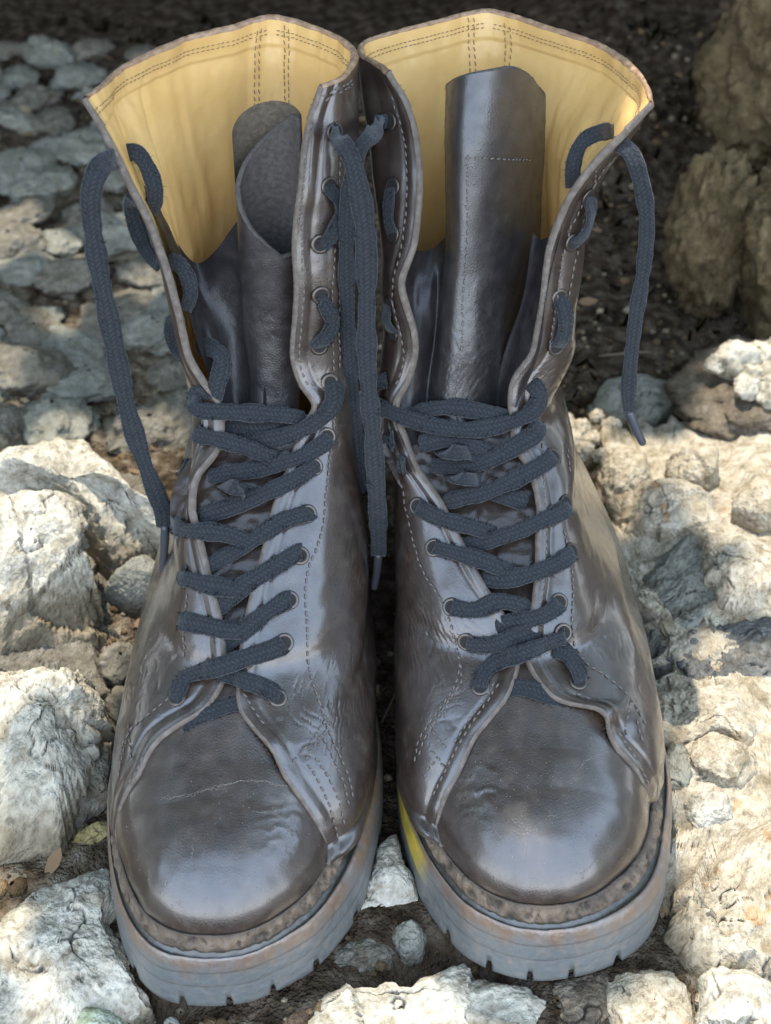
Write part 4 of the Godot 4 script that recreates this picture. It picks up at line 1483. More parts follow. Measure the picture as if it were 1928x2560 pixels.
func build_unseen_canopy():
	# sun patches on the rocks, left clear of leaves: [centre, radius]
	var lit := [
		[Vector3(-0.185, 0.055, -0.27), 0.075], [Vector3(-0.15, 0.045, -0.345), 0.060], [Vector3(-0.20, 0.05, -0.33), 0.06], [Vector3(-0.165, 0.03, -0.165), 0.036], [Vector3(-0.20, 0.03, -0.11), 0.032], [Vector3(-0.16, 0.03, -0.20), 0.018],
		[Vector3(-0.16, 0.0, -0.035), 0.020], [Vector3(-0.13, 0.0, 0.0), 0.012],
		[Vector3(0.20, 0.03, -0.30), 0.045], [Vector3(0.145, 0.018, -0.335), 0.034], [Vector3(0.20, 0.025, -0.25), 0.030], [Vector3(0.18, 0.02, -0.345), 0.03],
		[Vector3(0.215, 0.03, -0.395), 0.032], [Vector3(0.112, 0.0, -0.385), 0.016],
		[Vector3(0.165, 0.012, -0.155), 0.036], [Vector3(0.175, 0.012, -0.10), 0.055], [Vector3(0.155, 0.006, -0.05), 0.032], [Vector3(0.21, 0.012, -0.06), 0.055], [Vector3(0.20, 0.012, -0.15), 0.035],
		[Vector3(0.000, -0.004, 0.010), 0.024], [Vector3(-0.03, -0.006, 0.015), 0.018], [Vector3(0.03, -0.004, 0.018), 0.018], [Vector3(0.10, 0.0, 0.008), 0.016], [Vector3(0.135, 0.0, 0.006), 0.026],
		[Vector3(-0.26, 0.0, -0.60), 0.035], [Vector3(-0.20, 0.0, -0.50), 0.016], [Vector3(-0.155, 0.0, -0.53), 0.014], [Vector3(-0.23, 0.0, -0.44), 0.016], [Vector3(-0.20, 0.0, -0.57), 0.012], [Vector3(-0.25, 0.0, -0.82), 0.022], [Vector3(-0.29, 0.0, -0.70), 0.014],
	]
	var rg := RandomNumberGenerator.new()
	rg.seed = 5
	var side := SUN.cross(Vector3.UP).normalized()
	var up2 := side.cross(SUN).normalized()
	var sunn := SUN.normalized()
	var pts := []
	for l in lit:
		var p: Vector3 = l[0]
		pts.append([Vector2(p.dot(side), p.dot(up2)), l[1]])
	var lm := SurfaceTool.new()
	lm.begin(Mesh.PRIMITIVE_TRIANGLES)
	var outline := [Vector2(0, -0.5), Vector2(0.22, -0.25), Vector2(0.28, 0.05), Vector2(0.16, 0.32), Vector2(0, 0.5), Vector2(-0.16, 0.32), Vector2(-0.28, 0.05), Vector2(-0.22, -0.25)]
	for i in 8:
		for v in [Vector2.ZERO, outline[i], outline[(i + 1) % 8]]:
			lm.set_normal(Vector3.UP)
			lm.add_vertex(Vector3(v.x, -0.5 * v.x * v.x - 0.25 * v.y * v.y, v.y))
	var leaf := lm.commit()
	var spots := []
	var centre := Vector3(0.0, 0.05, -0.2)
	for i in 17000:
		var q := Vector2(rg.randf_range(-0.75, 0.75), rg.randf_range(-0.65, 0.65)) + Vector2(centre.dot(side), centre.dot(up2))
		var len := rg.randf_range(0.028, 0.05)
		var ok := true
		for e in pts:
			if q.distance_to(e[0]) < e[1] + len * 0.25:
				ok = false
				break
		if not ok: continue
		var dist := rg.randf_range(1.25, 1.75)
		var p := side * q.x + up2 * q.y + sunn * dist
		var b := Basis(side, sunn, side.cross(sunn)).rotated(sunn, rg.randf() * TAU)
		b = Basis.from_euler(Vector3(rg.randfn() * 0.35, 0, rg.randfn() * 0.35)) * b
		spots.append([Transform3D(b.scaled(Vector3.ONE * len), p), Color.WHITE])
	# wider crown out of view, darkens reflections from overhead, open towards the front
	for i in 16000:
		var q := Vector2(rg.randf_range(-1.9, 1.9), rg.randf_range(-1.9, 1.9)) + Vector2(centre.dot(side), centre.dot(up2))
		var len := rg.randf_range(0.05, 0.085)
		var ok := true
		for e in pts:
			if q.distance_to(e[0]) < e[1] + len * 0.3:
				ok = false
				break
		var p := side * q.x + up2 * q.y + sunn * rg.randf_range(1.5, 2.3)
		if not ok or p.z > 0.45 + 0.2 * sin(p.x * 3.0): continue
		var b := Basis.from_euler(Vector3(rg.randfn() * 0.4, rg.randf() * TAU, rg.randfn() * 0.4))
		spots.append([Transform3D(b.scaled(Vector3.ONE * len), p), Color.WHITE])
	tag(scatter("unseen_foliage", leaf, M.leaf, spots), "unseen leafy crown, gaps shaped for the sun patches, of the tree that shades the boots", "unseen_foliage", "", "stuff")  # leaves out of view, gaps shaped to let the sun patches through
	var unseen_tree := Node3D.new()
	unseen_tree.name = numbered("unseen_tree")
	add_child(unseen_tree)
	unseen_tree.position = Vector3(-2.0, -0.02, -0.35)  # trunk and limbs stand out of view, carrying the shading crown
	tag(unseen_tree, "tree out of view at left, placed to shade the boots", "unseen_tree")
	for br in [["trunk", Vector3(0, 0, 0), Vector3(0.1, 2.2, 0.05), 0.11, 0.06], ["limb", Vector3(0.05, 1.2, 0.02), Vector3(1.2, 1.35, 0.1), 0.05, 0.015], ["limb", Vector3(0.06, 1.5, 0.02), Vector3(0.9, 1.75, -0.4), 0.04, 0.012]]:
		var P := PackedVector3Array()
		var a: Vector3 = br[1]
		var z: Vector3 = br[2] - a
		var x := z.cross(Vector3(0.3, 0.2, 1)).normalized()
		var y := z.cross(x).normalized()
		for i in 14:
			var t := i / 13.0
			for j in 13:
				var an := TAU * j / 12.0
				P.append(a + z * t + (x * cos(an) + y * sin(an)) * lerpf(br[3], br[4], t) + x * 0.03 * sin(t * 9.0))
		put(br[0], sheet(P, 14, 13, false, PackedVector2Array(), PackedColorArray(), true), M.bark, unseen_tree)
	# undergrowth out of view, placed to darken the low sky in the leather
	spots = []
	for i in 14000:
		var an := rg.randf_range(0, TAU)
		var rad := 2.3 + 1.3 * rg.randf()
		if cos(an) > 0.45: continue
		var p := Vector3(sin(an) * rad, 0.0, -0.2 + cos(an) * rad)
		var hmax := 1.7 + 0.35 * sin(an * 3.0 + 1.0) + 0.2 * sin(an * 7.0)
		p.y = hmax * pow(rg.randf(), 0.7)
		var b := Basis.from_euler(Vector3(rg.randfn() * 0.9, rg.randf() * TAU, rg.randfn() * 0.6)).scaled(Vector3.ONE * rg.randf_range(0.12, 0.22))
		spots.append([Transform3D(b, p), Color.WHITE])
	tag(scatter("unseen_undergrowth", leaf, M.leaf, spots), "green undergrowth out of view, placed to darken low reflections on the boots", "unseen_undergrowth", "", "stuff")

func boot_data() -> Dictionary:
	return {
		"L_lat": [-519,370,-575,-565,370,-697,-588,370,-1050,-520,370,-2121,-326,370,-2758,0,370,-2980,277,370,-2758,-519,395,-575,-564,395,-702,-586,395,-1071,-519,395,-2137,-325,395,-2771,0,395,-2992,277,395,-2771,-521,420,-596,-562,420,-723,-582,420,-1092,-515,420,-2153,-323,420,-2785,0,420,-3005,
			277,420,-2785,-519,450,-622,-558,450,-748,-578,450,-1112,-511,450,-2168,-320,450,-2796,0,450,-3015,277,450,-2796,-511,485,-633,-552,485,-762,-572,485,-1134,-506,485,-2183,-317,485,-2806,0,485,-3024,277,485,-2806,-503,520,-643,-545,520,-776,-565,520,-1160,-500,520,-2198,-314,520,-2816,
			0,520,-3031,277,520,-2816,-486,560,-660,-531,560,-799,-554,560,-1200,-490,560,-2218,-307,560,-2824,0,560,-3035,277,560,-2824,-466,600,-679,-517,600,-823,-543,600,-1240,-480,600,-2238,-301,600,-2832,0,600,-3039,274,600,-2832,-432,645,-705,-495,645,-855,-525,645,-1288,-465,645,-2258,
			-292,645,-2836,0,645,-3037,265,645,-2836,-402,690,-755,-470,690,-904,-503,690,-1337,-445,690,-2278,-279,690,-2838,0,690,-3033,257,690,-2838,-358,735,-800,-440,735,-950,-480,735,-1386,-425,735,-2296,-266,735,-2838,0,735,-3027,250,735,-2838,-285,780,-833,-400,780,-988,-457,780,-1434,
			-404,780,-2312,-253,780,-2835,0,780,-3017,255,780,-2835,-168,830,-890,-344,830,-1044,-431,830,-1488,-381,830,-2330,-239,830,-2832,0,830,-3006,258,830,-2832,-106,890,-984,-304,890,-1129,-402,890,-1550,-356,890,-2349,-223,890,-2825,0,890,-2991,258,890,-2825,-106,960,-1031,-286,960,-1183,
			-375,960,-1620,-332,960,-2368,-208,960,-2814,0,960,-2969,256,960,-2814,-121,1040,-1135,-276,1040,-1279,-352,1040,-1696,-312,1040,-2388,-195,1040,-2800,2,1040,-2944,251,1040,-2800,-164,1130,-1264,-288,1130,-1393,-349,1130,-1766,-308,1130,-2405,-191,1130,-2785,6,1130,-2917,247,1130,-2785,-209,1220,-1389,
			-286,1220,-1503,-324,1220,-1836,-285,1220,-2421,-175,1220,-2770,10,1220,-2891,242,1220,-2770,-252,1310,-1510,-266,1310,-1613,-273,1310,-1908,-240,1310,-2440,-145,1310,-2757,14,1310,-2867,240,1310,-2757,-233,1400,-1619,-254,1400,-1712,-264,1400,-1980,-231,1400,-2459,-138,1400,-2744,18,1400,-2843,240,1400,-2744,
			-151,1480,-1705,-230,1480,-1785,-270,1480,-2017,-236,1480,-2466,-140,1480,-2733,22,1480,-2826,242,1480,-2733,-136,1550,-1768,-232,1550,-1840,-279,1550,-2050,-244,1550,-2472,-144,1550,-2723,25,1550,-2811,245,1550,-2723,-146,1620,-1807,-244,1620,-1875,-292,1620,-2073,-255,1620,-2477,-150,1620,-2717,28,1620,-2800,
			247,1620,-2717,-206,1700,-1839,-273,1700,-1906,-306,1700,-2100,-267,1700,-2482,-155,1700,-2709,32,1700,-2788,249,1700,-2709,-256,1800,-1867,-296,1800,-1934,-314,1800,-2119,-271,1800,-2486,-155,1800,-2704,36,1800,-2782,252,1800,-2704,-275,1900,-1885,-309,1900,-1955,-324,1900,-2138,-272,1900,-2490,-151,1900,-2698,
			41,1900,-2775,254,1900,-2696,-292,2010,-1904,-327,2010,-1978,-339,2010,-2156,-276,2010,-2499,-148,2010,-2699,45,2010,-2778,258,2010,-2696,-316,2120,-1924,-347,2120,-2004,-355,2120,-2174,-278,2120,-2507,-143,2120,-2699,50,2120,-2781,261,2120,-2695,-348,2240,-1948,-375,2240,-2034,-378,2240,-2197,-284,2240,-2519,
			-139,2240,-2703,56,2240,-2789,264,2240,-2697,-386,2360,-1972,-412,2360,-2065,-410,2360,-2219,-297,2360,-2531,-138,2360,-2707,61,2360,-2797,266,2360,-2698,-437,2480,-1996,-453,2480,-2099,-442,2480,-2251,-308,2480,-2550,-135,2480,-2715,67,2480,-2810,269,2480,-2704,-486,2600,-2022,-495,2600,-2136,-476,2600,-2283,
			-319,2600,-2569,-133,2600,-2723,72,2600,-2823,271,2600,-2709,-535,2710,-2047,-529,2710,-2176,-498,2710,-2331,-321,2710,-2595,-124,2710,-2733,77,2710,-2837,274,2710,-2717,-584,2815,-2070,-531,2815,-2214,-471,2815,-2376,-279,2815,-2620,-89,2815,-2743,81,2815,-2850,276,2815,-2724],
		"L_med": [326,370,-476,442,370,-623,500,370,-1050,442,370,-2121,277,370,-2758,0,370,-2980,-326,370,-2758,326,395,-476,442,395,-629,500,395,-1071,442,395,-2137,277,395,-2771,0,395,-2992,-325,395,-2771,318,420,-522,439,420,-668,500,420,-1092,442,420,-2153,277,420,-2785,0,420,-3005,
			-323,420,-2785,311,450,-527,437,450,-678,500,450,-1112,442,450,-2168,277,450,-2796,0,450,-3015,-320,450,-2796,302,485,-534,434,485,-688,500,485,-1134,442,485,-2183,277,485,-2806,0,485,-3024,-317,485,-2806,286,520,-546,429,520,-704,500,520,-1160,442,520,-2198,277,520,-2816,
			0,520,-3031,-314,520,-2816,267,560,-562,423,560,-726,500,560,-1200,442,560,-2218,277,560,-2824,0,560,-3035,-307,560,-2824,238,600,-584,410,600,-752,494,600,-1240,438,600,-2238,274,600,-2832,0,600,-3039,-301,600,-2832,200,645,-615,386,645,-788,478,645,-1288,423,645,-2258,
			265,645,-2836,0,645,-3037,-292,645,-2836,156,690,-658,362,690,-833,464,690,-1337,411,690,-2278,257,690,-2838,0,690,-3033,-279,690,-2838,109,735,-726,338,735,-896,451,735,-1386,399,735,-2296,250,735,-2838,0,735,-3027,-266,735,-2838,45,780,-792,322,780,-957,459,780,-1434,
			406,780,-2312,255,780,-2835,0,780,-3017,-253,780,-2835,-23,830,-884,303,830,-1039,464,830,-1488,411,830,-2330,258,830,-2832,0,830,-3006,-239,830,-2832,-34,890,-981,299,890,-1127,464,890,-1550,411,890,-2349,258,890,-2825,0,890,-2991,-223,890,-2825,-24,960,-1030,301,960,-1182,
			462,960,-1620,409,960,-2368,256,960,-2814,0,960,-2969,-208,960,-2814,-7,1040,-1135,300,1040,-1279,451,1040,-1696,400,1040,-2388,251,1040,-2800,2,1040,-2944,-195,1040,-2800,23,1130,-1261,302,1130,-1390,440,1130,-1766,390,1130,-2405,247,1130,-2785,6,1130,-2917,-191,1130,-2785,61,1220,-1390,
			307,1220,-1504,428,1220,-1836,380,1220,-2421,242,1220,-2770,10,1220,-2891,-175,1220,-2770,94,1310,-1510,313,1310,-1612,421,1310,-1908,374,1310,-2440,240,1310,-2757,14,1310,-2867,-145,1310,-2757,143,1400,-1624,327,1400,-1715,418,1400,-1980,372,1400,-2459,240,1400,-2744,18,1400,-2843,-138,1400,-2744,
			185,1480,-1707,342,1480,-1787,420,1480,-2017,374,1480,-2466,242,1480,-2733,22,1480,-2826,-140,1480,-2733,234,1550,-1773,359,1550,-1844,421,1550,-2050,375,1550,-2472,245,1550,-2723,25,1550,-2811,-144,1550,-2723,262,1620,-1806,369,1620,-1875,422,1620,-2073,377,1620,-2477,247,1620,-2717,28,1620,-2800,
			-150,1620,-2717,205,1700,-1839,351,1700,-1906,423,1700,-2100,378,1700,-2482,249,1700,-2709,32,1700,-2788,-155,1700,-2709,176,1800,-1868,342,1800,-1933,425,1800,-2121,380,1800,-2485,252,1800,-2704,36,1800,-2782,-155,1800,-2704,182,1900,-1885,345,1900,-1952,426,1900,-2142,383,1900,-2486,254,1900,-2696,
			41,1900,-2775,-151,1900,-2698,193,2010,-1904,350,2010,-1973,428,2010,-2163,385,2010,-2491,258,2010,-2696,45,2010,-2778,-148,2010,-2699,200,2120,-1925,352,2120,-1996,429,2120,-2185,388,2120,-2495,261,2120,-2695,50,2120,-2781,-143,2120,-2699,196,2240,-1957,352,2240,-2029,431,2240,-2213,391,2240,-2503,
			264,2240,-2697,56,2240,-2789,-139,2240,-2703,205,2360,-1990,355,2360,-2063,431,2360,-2240,393,2360,-2509,266,2360,-2698,61,2360,-2797,-138,2360,-2707,226,2480,-2026,361,2480,-2102,431,2480,-2278,395,2480,-2521,269,2480,-2704,67,2480,-2810,-135,2480,-2715,239,2600,-2075,365,2600,-2150,432,2600,-2317,
			397,2600,-2533,271,2600,-2709,72,2600,-2823,-133,2600,-2723,261,2710,-2124,372,2710,-2204,432,2710,-2371,399,2710,-2553,274,2710,-2717,77,2710,-2837,-124,2710,-2733,303,2815,-2178,385,2815,-2255,432,2815,-2423,401,2815,-2571,276,2815,-2724,81,2815,-2850,-89,2815,-2743],
		"L_feather": [0,-3066,-42,-3058,-83,-3046,-124,-3026,-164,-2997,-203,-2958,-239,-2905,-271,-2834,-296,-2742,-315,-2633,-327,-2517,-336,-2404,-344,-2300,-352,-2207,-361,-2123,-372,-2048,-384,-1977,-396,-1908,-408,-1839,-422,-1771,-436,-1703,-453,-1632,-470,-1558,-488,-1480,-508,-1396,-530,-1306,-550,-1207,-564,-1105,-567,-1003,-563,-902,
			-554,-803,-541,-706,-522,-617,-499,-534,-473,-458,-445,-387,-415,-323,-382,-269,-347,-227,-310,-197,-273,-175,-236,-160,-200,-150,-165,-145,-130,-142,-97,-141,-64,-143,-32,-148,0,-155,31,-167,62,-182,92,-200,121,-222,150,-247,179,-276,207,-307,235,-344,261,-386,285,-435,306,-492,
			323,-558,339,-627,354,-694,370,-758,388,-819,407,-880,426,-943,443,-1010,457,-1082,465,-1159,467,-1239,462,-1320,452,-1398,439,-1473,426,-1544,413,-1612,402,-1679,391,-1745,382,-1811,373,-1880,367,-1952,360,-2028,355,-2112,352,-2207,350,-2317,347,-2438,340,-2562,327,-2679,305,-2782,278,-2869,
			244,-2938,207,-2986,167,-3021,126,-3045,84,-3060,42,-3066],
		"L_sole": [0,-3120,-43,-3114,-86,-3102,-129,-3085,-171,-3060,-212,-3026,-252,-2984,-289,-2927,-322,-2853,-348,-2761,-367,-2652,-381,-2535,-390,-2420,-398,-2313,-407,-2215,-417,-2126,-429,-2044,-441,-1966,-455,-1890,-469,-1813,-485,-1737,-503,-1658,-522,-1576,-543,-1489,-565,-1396,-589,-1295,-611,-1186,-625,-1074,-625,-964,-614,-858,
			-599,-755,-582,-654,-562,-556,-539,-464,-512,-380,-481,-306,-446,-243,-409,-191,-370,-151,-330,-121,-289,-103,-249,-93,-210,-88,-172,-85,-136,-84,-101,-85,-67,-88,-33,-93,0,-99,32,-109,65,-123,96,-140,128,-158,160,-177,192,-198,224,-220,257,-247,288,-280,319,-321,349,-366,
			380,-414,410,-468,437,-529,460,-601,478,-682,493,-767,508,-853,520,-941,528,-1032,530,-1125,528,-1218,521,-1309,508,-1398,493,-1482,478,-1562,464,-1639,452,-1714,440,-1789,431,-1864,423,-1943,416,-2026,410,-2116,407,-2216,405,-2329,402,-2452,394,-2576,380,-2693,358,-2798,329,-2888,296,-2960,
			257,-3013,216,-3051,173,-3081,130,-3102,87,-3115,43,-3121],
		"L_vampline": [-575,-1120,-563,-880,-545,-700,-513,-569,-450,-389,-376,-243,-287,-177,-203,-147,-98,-139,3,-151,102,-202,201,-295,267,-389,307,-479,320,-541,365,-750,430,-950,470,-1120],
		"L_vampcentre": [-95,-640],
		"L_frame": [-540,0,80,0],
		"L_eye_lat": [-282,821,-942,-270,884,382],
		"L_seam_lat_0": [15301,776,14970,823,14639,843,14308,849,13977,829,13647,789,13150,769],
		"L_seam_lat_1": [12158,569,11827,615,11579,642,11248,656,10835,689,10338,742,9759,836,9098,950,8519,997,7857,1064,7444,1010,7030,950],
		"L_seam_lat_2": [8767,0,8353,0,7857,0,7361,0],
		"L_seam_lat_3": [8767,1097,8684,1023,8684,910,8602,816,8519,696,8353,595,8188,468],
		"L_seam_lat_4": [8271,963,8023,943,7774,916,7526,876,7278,823,6947,789,6699,709],
		"L_eye_med": [116,830,-931,145,870,471,139,971,-1096,209,729,651,157,1074,-1234,200,771,605,197,1179,-1383,218,774,595,225,1283,-1522,245,740,627,248,1409,-1670,261,663,702,301,1493,-1761,383,556,738,314,1685,-1869,396,439,806,274,1839,-1904,295,149,944,285,2052,-1941,332,161,930,
			285,2254,-1992,336,245,909,325,2463,-2066,493,245,835,346,2648,-2151,594,313,741],
		"L_seam_med_0": [30850,1064,30519,990,30105,997,29692,983,29278,977,28865,970,28451,950,28038,930,27624,896,27211,870,26797,829,26301,823,25722,836,25226,836,24729,849,24068,896,23571,876,22992,843,22414,716,21835,622,21008,763,20346,829,19767,870,19271,876,18774,896,18361,910,18030,896,17617,903,17203,896,16872,843,
			16541,789,16293,722,15962,689,15549,682,15218,696,14805,722,14391,736,13895,742,13233,756,12654,783,12158,816,11662,836,11083,843,10421,856,9759,863,9098,883,8353,896,7526,896,6617,883,5541,856],
		"L_seam_med_1": [29361,1258,28782,1224,28203,1164,27624,1110,26962,1097,26301,1050,25556,1050,24812,1037,23902,1084,23158,1037],
		"L_seam_med_2": [10421,829,10256,736,10008,635,9842,535,9677,421,9511,301,9346,174],
		"L_seam_med_3": [10090,863,9925,776,9842,682,9677,589,9511,495,9263,395,9098,288],
		"L_seam_med_4": [8850,375,8519,388,8105,388,7692,388,7195,368,6699,355,6120,348,5541,334,4880,321,4053,308,3143,301,1985,294],
		"L_seam_med_5": [9015,535,8602,555,8188,569,7692,569,7113,569,6534,562,5789,569,5045,548,4135,535,3060,528],
		"L_seam_med_6": [9594,749,9263,769,8850,783,8436,789,8023,783,7526,776,7030,769,6451,749,5872,729,5128,736],
		"L_seam_med_7": [12323,60,12158,80,11910,100,11662,107,11414,114,11165,114,11000,134,10669,127,10421,134,10090,134,9842,134,9511,127],
		"L_seam_med_8": [29857,4182,31925,0,31511,0,31180,0,30767,0,30436,0,30105,0,29692,0,29361,0,28947,0],
		"L_seam_med_9": [28947,107,28617,114,28286,114,27872,120,27624,100,27211,107,26880,120,26466,140,26135,120,25722,120,25308,120,24895,114,24481,107,23985,114,23571,87,23158,107,22744,94],
		"L_seam_med_10": [32752,167,32752,368,32835,522,32835,742,32835,950,32752,1237,32752,1418],
		"L_seam_med_11": [32586,334,32669,468,32669,662,32669,870,32669,1064,32586,1324,32586,1485],
		"L_scratch_0": [-315,645,-576,-299,651,-573,-283,655,-571,-268,659,-570,-252,663,-569,-237,667,-568,-221,669,-568,-206,672,-567,-191,675,-570,-177,679,-572,-162,681,-577,-148,683,-580,-134,685,-584,-119,687,-589,-105,689,-593,-90,691,-597,-76,692,-601,-62,693,-606,-47,695,-610,-33,696,-615,
			-18,696,-619,-3,695,-619,12,693,-620,27,691,-621,42,689,-622,58,686,-624,73,683,-624,87,678,-624,102,674,-623,117,669,-624,132,663,-624,146,657,-626,161,651,-627],
		"L_scratch_1": [33,650,-504,50,647,-506,67,643,-508,85,639,-510,102,634,-512,119,627,-510,135,620,-509],
		"L_scratch_2": [-182,609,-370,-182,602,-352,-182,595,-336,-182,587,-320,-182,578,-305],
		"L_scratch_3": [-143,606,-354,-143,597,-335,-143,588,-316,-143,578,-298],
		"L_scratch_4": [-227,496,-207,-227,487,-200,-226,479,-193,-226,469,-187],
		"L_scratch_5": [-276,533,-273,-278,529,-268,-280,524,-263,-283,519,-259],
		"L_scratch_6": [90,578,-373,97,580,-381,104,581,-389,111,582,-396],
		"L_lace_0": [-260,769,-843,0,850,500,-190,800,-863,0,850,500,-100,820,-888,0,850,500,-43,826,-903,0,850,500,16,820,-919,0,850,500],
		"L_lace_1": [124,821,-939,148,869,472,113,853,-927,143,868,475,64,870,-948,142,863,486,2,921,-930,0,760,650,-56,906,-970,0,760,650,-121,914,-988,0,760,650],
		"L_lace_2": [-299,799,-929,-275,894,355,-278,851,-944,-272,875,400,-238,888,-992,-237,876,420,-108,969,-963,0,760,650,-8,986,-993,0,760,650,84,976,-1047,210,671,711,129,980,-1070,207,708,675,141,964,-1104,213,729,651],
		"L_lace_3": [164,1066,-1242,208,769,605,147,1091,-1215,189,773,605,68,1069,-1164,192,771,607,-27,1026,-1100,0,760,650,-84,982,-1086,0,760,650,-122,974,-1062,0,760,650],
		"L_lace_3b": [-284,975,-1216,-783,527,330,-274,1010,-1179,-645,627,438,-189,1033,-1135,-334,747,575,-97,1031,-1108,0,760,650,-31,1031,-1108,0,760,650,11,1014,-1153,0,760,650],
		"L_lace_4": [204,1178,-1402,230,770,596,189,1203,-1375,200,777,597,106,1181,-1320,183,783,595,-8,1138,-1262,0,760,650,-91,1080,-1222,0,760,650,-142,1060,-1190,0,760,650],
		"L_lace_4b": [-276,1125,-1373,-823,413,390,-281,1123,-1319,-714,502,487,-223,1134,-1277,-397,694,601,-136,1139,-1245,0,760,650,-64,1119,-1256,0,760,650,-18,1129,-1267,0,760,650],
		"L_lace_5": [235,1283,-1542,271,730,627,222,1299,-1506,230,744,628,131,1292,-1468,202,753,627,48,1257,-1430,0,760,650,-38,1203,-1407,0,760,650,-133,1170,-1361,0,760,650,-179,1154,-1339,0,760,650],
		"L_lace_5b": [-399,851,-2018,-917,393,-67,-325,1209,-1548,-908,374,189,-255,1263,-1441,-899,105,425,-136,1269,-1422,0,760,650,-48,1245,-1415,0,760,650,-5,1218,-1419,0,760,650],
		"L_lace_6": [260,1409,-1689,298,639,709,250,1424,-1653,253,665,702,168,1396,-1598,243,696,675,23,1350,-1551,0,760,650,-92,1303,-1539,0,760,650,-209,1278,-1509,0,760,650],
		"L_lace_6b": [-291,1265,-1857,-844,536,-9,-306,1294,-1806,-870,493,10,-339,547,-2717,911,-72,406,-99,1391,-1577,0,760,650,-29,1361,-1568,0,760,650,10,1336,-1569,0,760,650],
		"L_lace_7": [311,1488,-1777,480,508,715,301,1494,-1732,362,565,741,211,1463,-1675,253,616,746,56,1421,-1655,0,760,650,-86,1387,-1656,0,760,650,-180,1377,-1644,0,760,650],
		"L_lace_7b": [-223,1503,-1806,-853,337,399,-233,1505,-1764,-706,512,489,-132,1510,-1717,0,760,650,-27,1487,-1698,0,760,650,57,1462,-1675,0,760,650,102,1427,-1684,0,760,650],
		"L_lace_8": [311,1688,-1882,416,409,812,333,1677,-1842,413,492,766,325,1623,-1806,374,361,854,275,1574,-1773,370,268,889,169,1524,-1742,0,760,650,44,1481,-1750,0,760,650,-88,1477,-1746,0,760,650],
		"L_lace_8b": [-188,1670,-1824,-629,-246,737,-235,1639,-1846,-645,28,764,-231,1628,-1791,0,760,650,-194,1611,-1775,0,760,650,-83,1602,-1782,0,760,650,29,1597,-1779,0,760,650,150,1577,-1790,0,760,650,214,1549,-1807,0,760,650],
		"L_lace_8c": [-221,1530,-1810,0,760,650,-127,1520,-1805,0,760,650,24,1512,-1794,0,760,650,175,1526,-1807,0,760,650],
		"L_lace_9": [-239,1733,-2050,112,547,830,-179,1770,-2000,104,547,830,-126,1769,-1940,97,552,828,-123,1738,-1880,97,559,823,-142,1688,-1840,100,566,818,-155,1630,-1820,102,574,813],
		"L_lace_loop_a": [274,2023,-1944,310,160,937,289,2036,-1927,332,158,930,313,2002,-1909,390,154,908,330,1956,-1910,471,136,872,313,1902,-1893,395,144,907,275,1858,-1892,287,134,949,263,1830,-1909,273,162,948],
		"L_lace_loop_b": [318,2470,-2076,481,260,837,329,2456,-2052,485,236,842,360,2419,-2038,606,191,772,368,2370,-2033,660,187,727,344,2311,-2000,525,215,824,305,2258,-1986,384,241,891,285,2242,-2000,343,247,906],
		"L_lace_loop_c": [-431,2417,-2060,146,470,870,-454,2353,-2110,148,474,868,-440,2237,-2120,144,487,861,-404,2154,-2090,139,499,856,-343,2136,-2020,131,506,853],
		"L_lace_loop_d": [-465,2558,-2160,150,447,882,-411,2570,-2130,143,448,882,-368,2520,-2090,137,457,879,-349,2447,-2070,134,467,874,-367,2368,-2090,136,475,870,-411,2308,-2140,140,478,867],
		"L_lace_loop_e": [-325,2146,-2060,128,502,855,-273,2144,-2020,121,505,854,-238,2093,-1990,116,513,850,-235,2031,-1970,115,521,846,-265,1943,-2000,118,529,841],
		"L_lace_loop_f": [-272,1963,-1940,120,530,839,-315,1901,-1990,125,533,837,-324,1826,-2000,125,540,832,-309,1774,-1980,123,547,828,-267,1767,-1930,118,551,826],
		"L_lace_end_lat": [-475,2596,-2040,155,450,880,-500,2627,-1960,160,450,878,-528,2621,-1880,166,456,874,-554,2537,-1830,171,469,867,-554,2381,-1800,169,490,855,-541,2185,-1780,165,514,842,-519,1935,-1760,159,542,825,-493,1645,-1740,152,574,805,-452,1414,-1720,144,598,789,-408,1247,-1700,136,615,777,
			-384,1146,-1690,131,625,770,-385,1079,-1680,131,631,765],
		"L_lace_tip_lat": [-382,1094,-1680,130,630,766,-396,961,-1670,131,642,756,-418,803,-1660,132,655,744],
		"L_lace_end_med": [346,2650,-2145,579,317,751,379,2735,-1900,26,447,894,413,2702,-1840,20,455,890,440,2605,-1810,16,469,883,464,2422,-1800,12,492,871,469,2179,-1790,11,521,854,466,1937,-1780,11,548,836,475,1699,-1760,10,574,819,493,1446,-1740,7,600,800,505,1176,-1730,5,625,781,
			511,995,-1720,4,641,768,510,887,-1720,4,650,760],
		"L_lace_tip_med": [510,903,-1720,4,648,761,502,800,-1720,5,657,754,490,711,-1710,7,664,747],
		"L_lacenames": "0,1,2,3,3b,4,4b,5,5b,6,6b,7,7b,8,8b,8c,9,loop_a,loop_b,loop_c,loop_d,loop_e,loop_f,end_lat,tip_lat,end_med,tip_med",
		"L_base": [-435,665,-877,-345,683,-862,-125,686,-825,95,683,-793,185,665,-808,-280,740,-941,-190,758,-926,-100,761,-919,-11,758,-918,79,740,-933,-196,820,-1059,-106,838,-1044,-69,841,-1040,-33,838,-1041,57,820,-1056,-200,920,-1139,-110,938,-1124,-64,941,-1122,-17,938,-1124,73,920,-1139,
